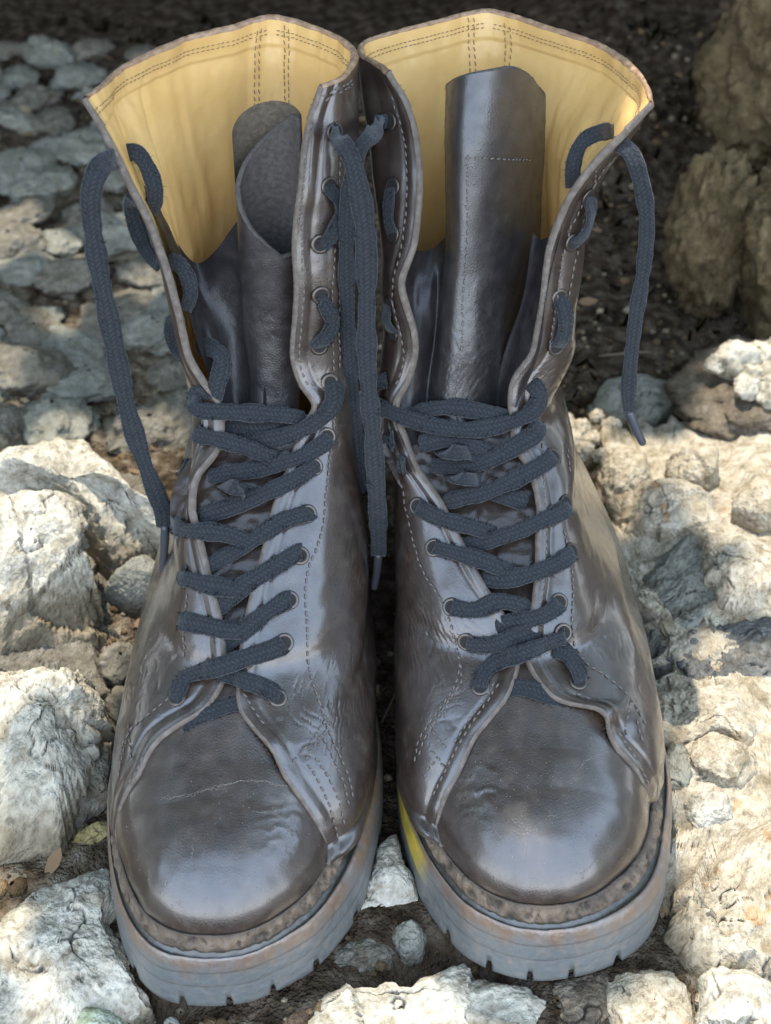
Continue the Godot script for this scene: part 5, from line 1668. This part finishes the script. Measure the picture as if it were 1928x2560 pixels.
			-241,1020,-1293,-151,1038,-1278,-69,1041,-1273,13,1038,-1273,103,1020,-1288,-288,1120,-1428,-198,1138,-1413,-74,1141,-1413,50,1138,-1417,140,1120,-1432,-339,1220,-1566,-249,1238,-1551,-79,1241,-1548,91,1238,-1550,181,1220,-1565,-323,1320,-1687,-233,1338,-1673,-45,1341,-1672,143,1338,-1677,233,1320,-1692,
			-235,1420,-1793,-145,1438,-1778,26,1441,-1776,197,1438,-1780,287,1420,-1795,-227,1520,-1868,-137,1538,-1853,59,1541,-1850,256,1538,-1852,346,1520,-1867],
		"L_gusset": [-422,2449,-2160,-369,2336,-2220,-313,2117,-2260,-241,1985,-2300,-146,2081,-2260,-60,2218,-2220,-28,2259,-2170,-321,2230,-2060,-279,2066,-2160,-247,1943,-2220,-202,1899,-2220,-134,1921,-2220,-61,1973,-2200,-19,2032,-2130,-236,1907,-1960,-205,1798,-2060,-171,1763,-2080,-138,1737,-2120,-92,1724,-2140,-42,1737,-2120,
			22,1798,-2060,-159,1615,-1860,-141,1564,-1900,-119,1521,-1960,-95,1493,-2000,-56,1493,-2000,-16,1507,-1980,46,1536,-1940,-145,1426,-1720,-134,1380,-1780,-116,1350,-1820,-83,1335,-1840,-45,1335,-1840,-6,1335,-1840,54,1350,-1820],
		"R_lat": [500,370,-714,560,370,-800,590,370,-1050,522,370,-2121,327,370,-2758,0,370,-2980,-290,370,-2758,500,395,-714,560,395,-806,590,395,-1071,522,395,-2137,327,395,-2771,0,395,-2992,-290,395,-2771,500,420,-714,560,420,-811,590,420,-1092,522,420,-2153,327,420,-2785,0,420,-3005,
			-290,420,-2785,500,450,-714,560,450,-816,590,450,-1112,522,450,-2168,327,450,-2796,0,450,-3015,-290,450,-2796,488,485,-708,556,485,-817,589,485,-1134,522,485,-2183,327,485,-2806,0,485,-3024,-290,485,-2806,476,520,-701,550,520,-819,587,520,-1160,519,520,-2198,325,520,-2816,
			0,520,-3031,-290,520,-2816,456,560,-707,542,560,-834,584,560,-1200,517,560,-2218,324,560,-2824,0,560,-3035,-290,560,-2824,434,600,-717,528,600,-851,575,600,-1240,509,600,-2238,319,600,-2832,0,600,-3039,-291,600,-2832,396,645,-729,506,645,-873,560,645,-1288,495,645,-2258,
			311,645,-2836,0,645,-3037,-292,645,-2836,356,690,-745,478,690,-897,538,690,-1337,476,690,-2278,298,690,-2838,0,690,-3033,-293,690,-2838,316,735,-794,447,735,-946,511,735,-1386,452,735,-2296,284,735,-2838,0,735,-3027,-290,735,-2838,266,780,-845,412,780,-996,484,780,-1434,
			429,780,-2312,269,780,-2835,0,780,-3017,-288,780,-2835,106,830,-887,340,830,-1041,455,830,-1488,402,830,-2330,252,830,-2832,0,830,-3006,-288,830,-2832,18,890,-1015,283,890,-1152,414,890,-1550,366,890,-2349,230,890,-2825,0,890,-2991,-289,890,-2825,20,960,-1050,255,960,-1196,
			371,960,-1620,328,960,-2368,206,960,-2814,0,960,-2969,-291,960,-2814,31,1040,-1128,229,1040,-1274,327,1040,-1696,289,1040,-2390,180,1040,-2804,-3,1040,-2948,-294,1040,-2804,56,1130,-1265,210,1130,-1393,286,1130,-1766,252,1130,-2412,155,1130,-2796,-9,1130,-2930,-298,1130,-2796,65,1220,-1392,
			189,1220,-1506,250,1220,-1836,220,1220,-2434,132,1220,-2789,-15,1220,-2913,-302,1220,-2789,73,1310,-1509,190,1310,-1611,247,1310,-1908,216,1310,-2457,128,1310,-2784,-21,1310,-2898,-312,1310,-2784,44,1400,-1621,157,1400,-1714,213,1400,-1980,186,1400,-2481,106,1400,-2779,-27,1400,-2883,-332,1400,-2779,
			-18,1480,-1703,99,1480,-1784,158,1480,-2017,136,1480,-2492,73,1480,-2775,-33,1480,-2874,-347,1480,-2775,-31,1550,-1768,92,1550,-1841,153,1550,-2050,131,1550,-2502,68,1550,-2772,-37,1550,-2866,-345,1550,-2772,-40,1620,-1808,118,1620,-1876,196,1620,-2073,169,1620,-2511,90,1620,-2771,-42,1620,-2862,
			-343,1620,-2771,-30,1700,-1840,150,1700,-1907,238,1700,-2100,205,1700,-2520,111,1700,-2771,-48,1700,-2858,-343,1700,-2771,39,1800,-1868,172,1800,-1934,237,1800,-2119,202,1800,-2528,105,1800,-2773,-55,1800,-2861,-342,1800,-2774,60,1900,-1886,181,1900,-1955,239,1900,-2138,201,1900,-2534,100,1900,-2772,
			-61,1900,-2864,-345,1900,-2775,74,2010,-1904,191,2010,-1979,245,2010,-2156,201,2010,-2543,94,2010,-2779,-69,2010,-2879,-347,2010,-2784,83,2120,-1923,199,2120,-2003,250,2120,-2174,200,2120,-2550,87,2120,-2784,-76,2120,-2893,-344,2120,-2793,97,2240,-1941,210,2240,-2029,257,2240,-2196,199,2240,-2560,
			80,2240,-2792,-85,2240,-2913,-348,2240,-2805,133,2360,-1959,231,2360,-2056,268,2360,-2219,202,2360,-2570,73,2360,-2799,-93,2360,-2933,-356,2360,-2816,185,2480,-1977,287,2480,-2086,323,2480,-2250,242,2480,-2585,90,2480,-2810,-101,2480,-2957,-360,2480,-2832,273,2600,-1994,369,2600,-2116,399,2600,-2282,
			300,2600,-2599,118,2600,-2819,-109,2600,-2982,-365,2600,-2847,368,2710,-2010,439,2710,-2149,453,2710,-2329,340,2710,-2620,135,2710,-2831,-117,2710,-3007,-370,2710,-2866,454,2815,-2017,462,2815,-2180,441,2815,-2375,321,2815,-2639,115,2815,-2840,-123,2815,-3029,-376,2815,-2883],
		"R_med": [-352,370,-504,-466,370,-645,-522,370,-1050,-462,370,-2121,-290,370,-2758,0,370,-2980,327,370,-2758,-352,395,-504,-466,395,-650,-522,395,-1071,-462,395,-2137,-290,395,-2771,0,395,-2992,327,395,-2771,-364,420,-566,-470,420,-701,-522,420,-1092,-462,420,-2153,-290,420,-2785,0,420,-3005,
			327,420,-2785,-361,450,-574,-469,450,-712,-522,450,-1112,-462,450,-2168,-290,450,-2796,0,450,-3015,327,450,-2796,-355,485,-585,-467,485,-726,-522,485,-1134,-462,485,-2183,-290,485,-2806,0,485,-3024,327,485,-2806,-344,520,-600,-463,520,-744,-522,520,-1160,-462,520,-2198,-290,520,-2816,
			0,520,-3031,325,520,-2816,-330,560,-617,-459,560,-767,-523,560,-1200,-463,560,-2218,-290,560,-2824,0,560,-3035,324,560,-2824,-307,600,-639,-453,600,-794,-525,600,-1240,-464,600,-2238,-291,600,-2832,0,600,-3039,319,600,-2832,-280,645,-669,-445,645,-828,-526,645,-1288,-466,645,-2258,
			-292,645,-2836,0,645,-3037,311,645,-2836,-250,690,-716,-435,690,-876,-527,690,-1337,-467,690,-2278,-293,690,-2838,0,690,-3033,298,690,-2838,-212,735,-771,-420,735,-929,-523,735,-1386,-463,735,-2296,-290,735,-2838,0,735,-3027,284,735,-2838,-152,780,-824,-398,780,-981,-519,780,-1434,
			-460,780,-2312,-288,780,-2835,0,780,-3017,269,780,-2835,-84,830,-899,-375,830,-1050,-519,830,-1488,-459,830,-2330,-288,830,-2832,0,830,-3006,252,830,-2832,-42,890,-1012,-363,890,-1150,-522,890,-1550,-462,890,-2349,-289,890,-2825,0,890,-2991,230,890,-2825,-62,960,-1052,-371,960,-1198,
			-525,960,-1620,-464,960,-2368,-291,960,-2814,0,960,-2969,206,960,-2814,-97,1040,-1128,-385,1040,-1274,-528,1040,-1696,-467,1040,-2390,-294,1040,-2804,-3,1040,-2948,180,1040,-2804,-191,1130,-1259,-417,1130,-1389,-530,1130,-1766,-470,1130,-2412,-298,1130,-2796,-9,1130,-2930,155,1130,-2796,-267,1220,-1391,
			-445,1220,-1506,-533,1220,-1836,-473,1220,-2434,-302,1220,-2789,-15,1220,-2913,132,1220,-2789,-341,1310,-1507,-477,1310,-1610,-545,1310,-1908,-485,1310,-2457,-312,1310,-2784,-21,1310,-2898,128,1310,-2784,-438,1400,-1623,-531,1400,-1714,-577,1400,-1980,-514,1400,-2481,-332,1400,-2779,-27,1400,-2883,106,1400,-2779,
			-486,1480,-1707,-562,1480,-1787,-600,1480,-2017,-535,1480,-2492,-347,1480,-2775,-33,1480,-2874,73,1480,-2775,-524,1550,-1773,-569,1550,-1844,-591,1550,-2050,-528,1550,-2502,-345,1550,-2772,-37,1550,-2866,68,1550,-2772,-535,1620,-1807,-568,1620,-1875,-585,1620,-2073,-522,1620,-2511,-343,1620,-2771,-42,1620,-2862,
			90,1620,-2771,-486,1700,-1839,-549,1700,-1906,-580,1700,-2100,-519,1700,-2520,-343,1700,-2771,-48,1700,-2858,111,1700,-2771,-453,1800,-1868,-534,1800,-1935,-575,1800,-2123,-516,1800,-2529,-342,1800,-2774,-55,1800,-2861,105,1800,-2773,-457,1900,-1885,-538,1900,-1958,-580,1900,-2149,-522,1900,-2536,-345,1900,-2775,
			-61,1900,-2864,100,1900,-2772,-492,2010,-1904,-551,2010,-1984,-585,2010,-2177,-529,2010,-2548,-347,2010,-2784,-69,2010,-2879,94,2010,-2779,-511,2120,-1928,-554,2120,-2015,-582,2120,-2206,-528,2120,-2558,-344,2120,-2793,-76,2120,-2893,87,2120,-2784,-464,2240,-1985,-543,2240,-2074,-593,2240,-2243,-540,2240,-2572,
			-348,2240,-2805,-85,2240,-2913,80,2240,-2792,-446,2360,-2043,-548,2360,-2135,-613,2360,-2282,-561,2360,-2586,-356,2360,-2816,-93,2360,-2933,73,2360,-2799,-441,2480,-2099,-553,2480,-2198,-627,2480,-2332,-577,2480,-2605,-360,2480,-2832,-101,2480,-2957,90,2480,-2810,-454,2600,-2175,-565,2600,-2276,-643,2600,-2382,
			-595,2600,-2624,-365,2600,-2847,-109,2600,-2982,118,2600,-2819,-488,2710,-2245,-585,2710,-2359,-661,2710,-2464,-614,2710,-2657,-370,2710,-2866,-117,2710,-3007,135,2710,-2831,-563,2815,-2332,-617,2815,-2442,-680,2815,-2549,-634,2815,-2689,-376,2815,-2883,-123,2815,-3029,115,2815,-2840],
		"R_feather": [0,-3066,-42,-3066,-84,-3060,-126,-3045,-167,-3021,-207,-2986,-244,-2938,-278,-2869,-305,-2782,-327,-2679,-341,-2564,-350,-2444,-355,-2329,-359,-2223,-363,-2128,-369,-2043,-375,-1965,-382,-1891,-390,-1821,-400,-1753,-411,-1685,-422,-1617,-433,-1547,-444,-1474,-456,-1398,-469,-1318,-481,-1233,-488,-1146,-486,-1061,-477,-980,
			-463,-902,-446,-829,-428,-758,-408,-691,-387,-628,-365,-568,-341,-513,-317,-462,-291,-416,-264,-374,-236,-338,-207,-309,-178,-284,-149,-263,-119,-247,-89,-233,-60,-222,-30,-216,0,-212,30,-210,60,-211,91,-215,122,-220,153,-229,185,-242,217,-259,250,-279,282,-304,315,-334,349,-368,
			383,-408,415,-455,446,-513,471,-582,493,-660,512,-744,530,-830,547,-918,561,-1010,571,-1105,577,-1202,574,-1300,561,-1397,544,-1490,525,-1577,506,-1660,488,-1739,472,-1815,456,-1890,441,-1965,426,-2040,412,-2117,398,-2197,386,-2282,372,-2372,358,-2466,341,-2562,322,-2658,299,-2751,271,-2835,
			239,-2905,203,-2958,164,-2997,124,-3026,83,-3046,42,-3058],
		"R_sole": [0,-3120,-43,-3121,-87,-3115,-130,-3102,-173,-3081,-216,-3051,-257,-3013,-296,-2960,-329,-2888,-358,-2798,-380,-2694,-395,-2578,-404,-2457,-409,-2339,-413,-2229,-418,-2130,-424,-2039,-432,-1955,-440,-1874,-449,-1797,-461,-1720,-473,-1644,-485,-1565,-497,-1483,-508,-1398,-514,-1311,-518,-1222,-518,-1131,-515,-1041,-508,-951,
			-498,-864,-483,-781,-466,-701,-446,-626,-423,-557,-397,-496,-369,-442,-340,-392,-312,-344,-283,-300,-252,-265,-221,-238,-189,-216,-157,-198,-126,-182,-94,-169,-63,-159,-31,-151,0,-146,32,-143,64,-143,96,-146,129,-151,163,-157,197,-165,233,-176,270,-190,308,-206,348,-226,389,-251,
			431,-284,472,-327,510,-385,544,-457,573,-541,597,-635,617,-736,636,-840,649,-948,655,-1060,650,-1175,636,-1288,618,-1397,598,-1499,578,-1595,557,-1686,537,-1773,519,-1857,502,-1940,486,-2023,470,-2106,455,-2192,441,-2283,427,-2377,412,-2475,395,-2575,375,-2674,351,-2769,322,-2854,289,-2927,
			252,-2984,212,-3026,171,-3060,129,-3085,86,-3102,43,-3114],
		"R_vampline": [-500,-1120,-465,-900,-405,-670,-351,-528,-309,-442,-241,-337,-157,-263,-59,-218,39,-207,148,-223,247,-272,341,-355,428,-461,480,-587,512,-750,545,-880,565,-1030,575,-1150],
		"R_vampcentre": [45,-700],
		"R_frame": [565,0,20,220],
		"R_eye_lat": [206,839,-957,148,928,343,135,1052,-1198,304,764,569,151,965,-1112,337,618,710,199,1149,-1405,677,639,365,178,1283,-1555,712,525,467,130,1416,-1702,490,765,418,232,2433,-2033,702,-187,687,178,2254,-1995,616,60,785,138,2034,-1940,445,142,884,134,1823,-1907,442,115,890],
		"R_seam_lat_0": [18774,1492,18692,1398,18526,1391,18444,1298,18278,1291],
		"R_seam_lat_1": [16872,783,16624,803,16376,796,16045,856,15797,849,15549,849,15301,836,15053,803,14805,769,14556,722,14226,702,13812,689,13316,676,12902,696,12654,702,12406,756,12241,823,11910,883,11579,883,11248,863,10835,863,10256,916,9759,943,9263,936,8684,930],
		"R_seam_lat_2": [10752,682,10586,562,10338,441,10090,328,9842,194],
		"R_seam_lat_3": [10421,809,10256,709,10008,609,9842,495,9594,401,9263,355,8932,294],
		"R_seam_lat_4": [9429,763,9180,716,8850,676,8436,629,8023,562],
		"R_seam_lat_5": [11744,268,11579,281,11331,241,11083,194,10752,167,10338,207,9925,201,9511,187,9098,194,8602,194,8023,167,7444,134,6782,94,5955,94,5045,100],
		"R_seam_lat_6": [31263,722,31015,642,30767,595,30519,555,30188,629,29857,676,29609,575,29278,582,28947,555,28699,448,28286,482,27955,448,27624,421,27211,421,26880,395,26466,395,26053,395,25639,401,25226,395,24729,415,24316,401],
		"R_seam_lat_7": [29940,2152,30767,0,30105,582,29692,742,29195,957,28782,1090,28368,1077,28038,983,27624,1003,27293,896,26880,883,26466,843,26053,803,25556,856,25143,836],
		"R_seam_lat_8": [19684,722,19271,468,18774,288,18361,187,17947,134,17451,174,17038,194,16624,181,16211,167,15797,147,15466,120,15053,114],
		"R_eye_med": [-185,830,-937,-148,880,451,-238,928,-1097,-319,313,895,-297,1030,-1194,-347,638,688,-367,1179,-1392,-350,703,619,-432,1283,-1537,-557,510,656,-535,2423,-2149,-688,318,653,-533,2254,-2065,-788,295,540,-544,1988,-1966,-900,-14,436,-533,1864,-1945,-878,42,477,-549,2639,-2281,-664,358,657],
		"R_seam_med_0": [17947,1204,17699,1211,17368,1264,17120,1258,16955,1197,16707,1191,16541,1137,16293,1144,16128,1090,15880,1097,15714,1057,15549,1017,15383,970,15301,896,15135,849,14970,803,14722,776,14474,749,14226,716,13895,709,13481,709,13068,696,12820,669,12571,635,12323,629,11992,629,11662,635,11331,649,11000,662,10586,689,
			10090,716,9677,763,9180,809,8602,870,8023,916,7526,910,6865,923],
		"R_seam_med_1": [12489,622,12241,595,12075,562,11744,589,11496,609,11165,622,10835,635,10421,642,10090,656,9677,689,9263,722,8767,776,8353,809,7857,823,7278,849],
		"R_seam_med_2": [9429,736,9263,669,9180,602,9015,535,8932,462,8767,381,8684,308],
		"R_seam_med_3": [8188,575,8105,522,8023,462,7940,401,7774,348,7692,288,7609,227],
		"R_seam_med_4": [7030,575,7278,542,7526,508,7692,475,7940,448],
		"R_seam_med_5": [12158,140,11910,161,11579,154,11331,161,11000,154,10586,147,10256,140,9842,134,9429,147,9015,167,8602,174,8105,194,7609,201,7030,214,6368,221,5624,247,4880,281],
		"R_seam_med_6": [12158,194,11910,207,11662,214,11331,201,11083,207,10752,214,10421,207,10008,201,9677,214,9263,241],
		"R_seam_med_7": [32173,401,31842,448,31594,381,31263,368,31015,348,30767,308,30436,341,30188,334,29857,341,29609,328,29278,348,29030,321,28699,348,28368,388,28120,375,27789,388,27541,328,27211,355,26880,401,26466,508,26053,635,25722,595,25308,609,24977,528,24564,482,24150,415,23737,355,23323,334,22910,355,22496,388],
		"R_scratch_0": [201,690,-640,216,691,-654,232,693,-667,247,693,-681,265,692,-694,282,690,-706,300,686,-720,318,683,-734],
		"R_scratch_1": [65,627,-447,75,624,-441,86,621,-435,96,617,-429],
		"R_scratch_2": [68,621,-435,73,623,-439,78,625,-444,83,627,-448],
		"R_scratch_3": [142,580,-376,156,586,-392,170,592,-408,184,597,-424],
		"R_scratch_4": [-32,562,-337,-33,553,-325,-35,545,-314,-36,536,-304],
		"R_scratch_5": [182,474,-274,196,479,-285,209,485,-296,223,491,-307,237,494,-320,251,497,-334],
		"R_scratch_6": [-136,568,-399,-127,567,-390,-119,565,-382,-111,564,-374],
		"R_lace_0": [-108,813,-922,0,850,500,-50,833,-928,0,850,500,20,834,-916,0,850,500,96,820,-893,0,850,500,186,804,-900,0,850,500],
		"R_lace_1": [219,825,-955,166,916,364,213,864,-964,145,933,328,189,890,-1023,145,924,353,155,906,-1061,224,754,618,114,924,-1071,316,302,900],
		"R_lace_2b": [-187,816,-934,-153,875,458,-189,854,-937,-140,890,434,-161,880,-982,-120,906,406,-108,905,-1011,-166,822,544,-20,974,-976,0,760,650,106,963,-1061,318,472,822,154,963,-1083,349,501,792,161,937,-1136,405,516,755],
		"R_lace_2": [-235,919,-1126,-330,313,891,-223,936,-1068,-288,313,905,-137,955,-1049,-273,369,888,-35,996,-1055,0,760,650,52,993,-1097,0,760,650],
		"R_lace_3": [-295,1012,-1220,-374,627,683,-288,1046,-1170,-309,652,693,-203,1054,-1147,-220,689,690,-114,1089,-1156,0,760,650,-32,1072,-1159,0,760,650,26,1035,-1163,0,760,650],
		"R_lace_3b": [138,1029,-1223,335,758,559,130,1061,-1170,292,753,589,62,1046,-1119,352,695,627,-70,1021,-1104,0,760,650,-124,1003,-1114,0,760,650],
		"R_lace_4": [-366,1158,-1417,-396,682,616,-362,1196,-1371,-309,720,621,-285,1196,-1339,-257,734,629,-178,1186,-1302,0,760,650,-93,1157,-1284,0,760,650,-45,1126,-1287,0,760,650],
		"R_lace_4b": [192,1124,-1434,743,592,311,196,1164,-1372,567,698,438,106,1159,-1297,303,775,555,-10,1141,-1257,0,760,650,-121,1123,-1261,0,760,650,-175,1116,-1299,0,760,650],
		"R_lace_5": [-421,1269,-1563,-622,461,633,-427,1296,-1511,-451,578,680,-347,1282,-1458,-327,639,696,-246,1270,-1427,0,760,650,-148,1247,-1414,0,760,650,-107,1221,-1428,0,760,650],
		"R_lace_5b": [169,1265,-1591,868,350,352,184,1288,-1525,639,571,515,90,1283,-1450,446,682,579,-44,1249,-1401,0,760,650,-156,1218,-1383,0,760,650,-268,1183,-1391,0,760,650],
		"R_lace_6": [-486,1388,-1693,-761,216,612,-492,1413,-1639,-475,493,729,-336,633,-2691,930,75,361,-278,1391,-1594,0,760,650,-170,1366,-1597,0,760,650],
		"R_lace_6b": [126,1394,-1732,590,737,329,127,1433,-1679,412,777,477,51,1419,-1613,392,780,487,-119,1361,-1551,0,760,650,-248,1335,-1529,0,760,650,-327,1302,-1535,0,760,650],
		"R_lace_6c": [-132,1326,-1581,0,760,650,-84,1316,-1561,0,760,650,-18,1304,-1552,0,760,650,20,1298,-1547,0,760,650],
		"R_lace_7": [-526,1460,-1774,-903,71,424,-543,1478,-1718,-601,411,685,-409,901,-2490,966,69,250,-315,1467,-1665,0,760,650,-208,1456,-1668,0,760,650,-120,1431,-1670,0,760,650],
		"R_lace_7b": [71,1531,-1812,614,474,631,73,1530,-1770,480,600,640,40,1512,-1714,0,760,650,-33,1479,-1687,0,760,650,-128,1438,-1653,0,760,650,-235,1416,-1637,0,760,650,-379,1402,-1664,0,760,650],
		"R_lace_8": [-558,1682,-1883,-845,388,367,-600,1631,-1912,-958,208,196,-604,1576,-1871,-970,91,225,-536,1586,-1774,0,760,650,-437,1562,-1748,0,760,650,-342,1547,-1730,0,760,650,-195,1538,-1722,0,760,650,-46,1560,-1745,0,760,650,35,1595,-1768,0,760,650,73,1622,-1816,356,311,881,
			61,1662,-1837,264,294,918,33,1686,-1848,221,264,939],
		"R_lace_8b": [-475,1553,-1789,0,760,650,-399,1586,-1795,0,760,650,-294,1600,-1794,0,760,650,-179,1586,-1788,0,760,650,-73,1561,-1784,0,760,650,6,1531,-1788,0,760,650],
		"R_lace_7c": [-428,1495,-1677,0,760,650,-323,1501,-1702,0,760,650,-209,1486,-1684,0,760,650,-131,1448,-1678,0,760,650],
		"R_lace_loop_a": [232,2435,-2048,731,-208,650,242,2421,-2030,727,-189,660,253,2378,-2027,801,-176,571,247,2322,-2030,866,-64,497,229,2285,-2005,779,20,627,192,2255,-1991,647,57,760,169,2244,-2000,602,65,796],
		"R_lace_loop_b": [131,2041,-1949,441,143,886,143,2026,-1928,444,140,885,166,1964,-1910,509,126,851,166,1910,-1902,528,116,841,156,1868,-1890,478,121,870,141,1833,-1898,447,117,887,128,1814,-1914,436,114,893],
		"R_lace_loop_c": [-533,2420,-2161,-713,304,632,-548,2406,-2140,-725,296,622,-553,2372,-2104,-710,310,632,-553,2311,-2075,-755,280,593,-541,2267,-2064,-782,288,552,-523,2251,-2067,-769,310,559],
		"R_lace_loop_d": [-538,1989,-1977,-924,-20,382,-556,1969,-1971,-931,-42,363,-562,1924,-1948,-899,-19,437,-540,1881,-1939,-857,40,514,-521,1863,-1945,-848,53,528],
		"R_lace_loop_e": [341,2618,-2240,-131,403,906,279,2654,-2150,-124,404,906,221,2636,-2130,-116,408,906,189,2598,-2110,-111,414,904,172,2530,-2080,-109,424,899,186,2435,-2120,-110,433,895],
		"R_lace_end_med": [-552,2641,-2278,-664,358,657,-591,2644,-2266,-684,357,636,-612,2739,-1950,7,408,913,-657,2728,-1850,14,415,910,-678,2669,-1840,18,423,906,-709,2510,-1860,22,442,897,-718,2332,-1860,23,463,886,-718,2091,-1850,23,492,870,-713,1846,-1830,22,520,854,-701,1636,-1810,20,543,839,
			-684,1394,-1790,17,568,823,-673,1234,-1780,15,584,811,-658,1178,-1770,13,590,807],
		"R_lace_end_lat": [337,2617,-2120,-133,410,902,353,2650,-2030,-137,410,901,388,2631,-1980,-143,415,898,423,2541,-1950,-148,428,892,460,2378,-1940,-152,448,881,464,2170,-1930,-151,472,868,452,1955,-1920,-147,497,855,448,1735,-1910,-144,521,841,451,1600,-1900,-143,535,832,461,1510,-1890,-144,545,826],
		"R_lace_tip_lat": [459,1519,-1890,-144,544,827,494,1439,-1880,-148,552,821,531,1363,-1870,-152,560,815],
		"R_lacenames": "0,1,2b,2,3,3b,4,4b,5,5b,6,6b,6c,7,7b,8,8b,7c,loop_a,loop_b,loop_c,loop_d,loop_e,end_med,end_lat,tip_lat",
		"R_base": [-290,665,-851,-200,683,-836,54,686,-845,307,683,-859,397,665,-874,-184,740,-948,-94,758,-933,35,761,-929,163,758,-930,253,740,-945,-135,820,-1086,-45,838,-1071,-13,841,-1070,18,838,-1073,108,820,-1088,-164,920,-1145,-74,938,-1130,-26,941,-1126,23,938,-1127,113,920,-1142,
			-251,1020,-1288,-161,1038,-1273,-55,1041,-1270,51,1038,-1273,141,1020,-1288,-344,1120,-1433,-254,1138,-1418,-96,1141,-1416,63,1138,-1419,153,1120,-1434,-419,1220,-1562,-329,1238,-1547,-128,1241,-1545,72,1238,-1549,162,1220,-1564,-528,1320,-1691,-438,1338,-1676,-197,1341,-1673,44,1338,-1675,134,1320,-1690,
			-587,1420,-1795,-497,1438,-1780,-260,1441,-1775,-22,1438,-1775,68,1420,-1790,-625,1520,-1866,-535,1538,-1851,-286,1541,-1849,-37,1538,-1853,53,1520,-1868],
		"R_gusset": [-491,2133,-2080,-464,2127,-2140,-435,2110,-2200,-397,2089,-2240,-362,2093,-2260,-331,2138,-2240,-297,2218,-2160,-514,1995,-2020,-483,1973,-2060,-452,1950,-2100,-417,1950,-2100,-379,1950,-2100,-343,1939,-2120,-307,1973,-2060,-491,1823,-1940,-464,1811,-1960,-437,1811,-1960,-410,1799,-1980,-381,1775,-2020,-358,1763,-2040,
			-324,1787,-2000,-509,1603,-1860,-486,1603,-1860,-459,1603,-1860,-436,1590,-1880,-411,1564,-1920,-387,1551,-1940,-358,1577,-1900,-475,1452,-1740,-455,1445,-1750,-436,1439,-1760,-412,1425,-1780,-388,1404,-1810,-364,1397,-1820,-338,1411,-1800],
		"R_gusset_right": [50,2135,-2320,75,2121,-2280,97,2167,-2200,120,2249,-2080,128,2321,-1960,11,1916,-2160,29,1928,-2140,46,1961,-2080,64,2007,-2000,80,2063,-1900,-63,1706,-2060,-36,1718,-2040,-2,1755,-1980,30,1791,-1920,60,1840,-1840,-117,1479,-1980,-89,1492,-1960,-65,1531,-1900,-43,1570,-1840,-25,1610,-1780],
		"R_tongue": [-326,2753,-2380,-298,2817,-2280,-247,2861,-2220,-158,2876,-2220,-62,2855,-2300,16,2775,-2420,94,2636,-2560,-327,2568,-2280,-306,2618,-2170,-254,2649,-2110,-162,2640,-2130,-64,2595,-2220,22,2528,-2360,100,2440,-2520,-323,2364,-2200,-301,2412,-2100,-254,2441,-2050,-166,2426,-2080,-70,2373,-2180,18,2301,-2320,
			97,2205,-2480,-322,2144,-2140,-302,2197,-2040,-256,2227,-1990,-170,2206,-2030,-78,2149,-2130,15,2070,-2280,96,1984,-2420,-340,1918,-2080,-317,1969,-1990,-270,2002,-1940,-185,1995,-1960,-95,1923,-2070,-11,1843,-2210,62,1769,-2340,-361,1730,-2020,-332,1785,-1930,-279,1820,-1880,-191,1812,-1900,-106,1736,-2010,
			-38,1663,-2130,26,1584,-2260,-383,1505,-1940,-350,1557,-1860,-298,1588,-1820,-209,1575,-1840,-130,1518,-1920,-67,1452,-2020,-18,1387,-2120,-345,1343,-1830,-319,1392,-1760,-272,1419,-1720,-205,1419,-1720,-134,1364,-1800,-75,1294,-1900,-32,1239,-1980],
	}
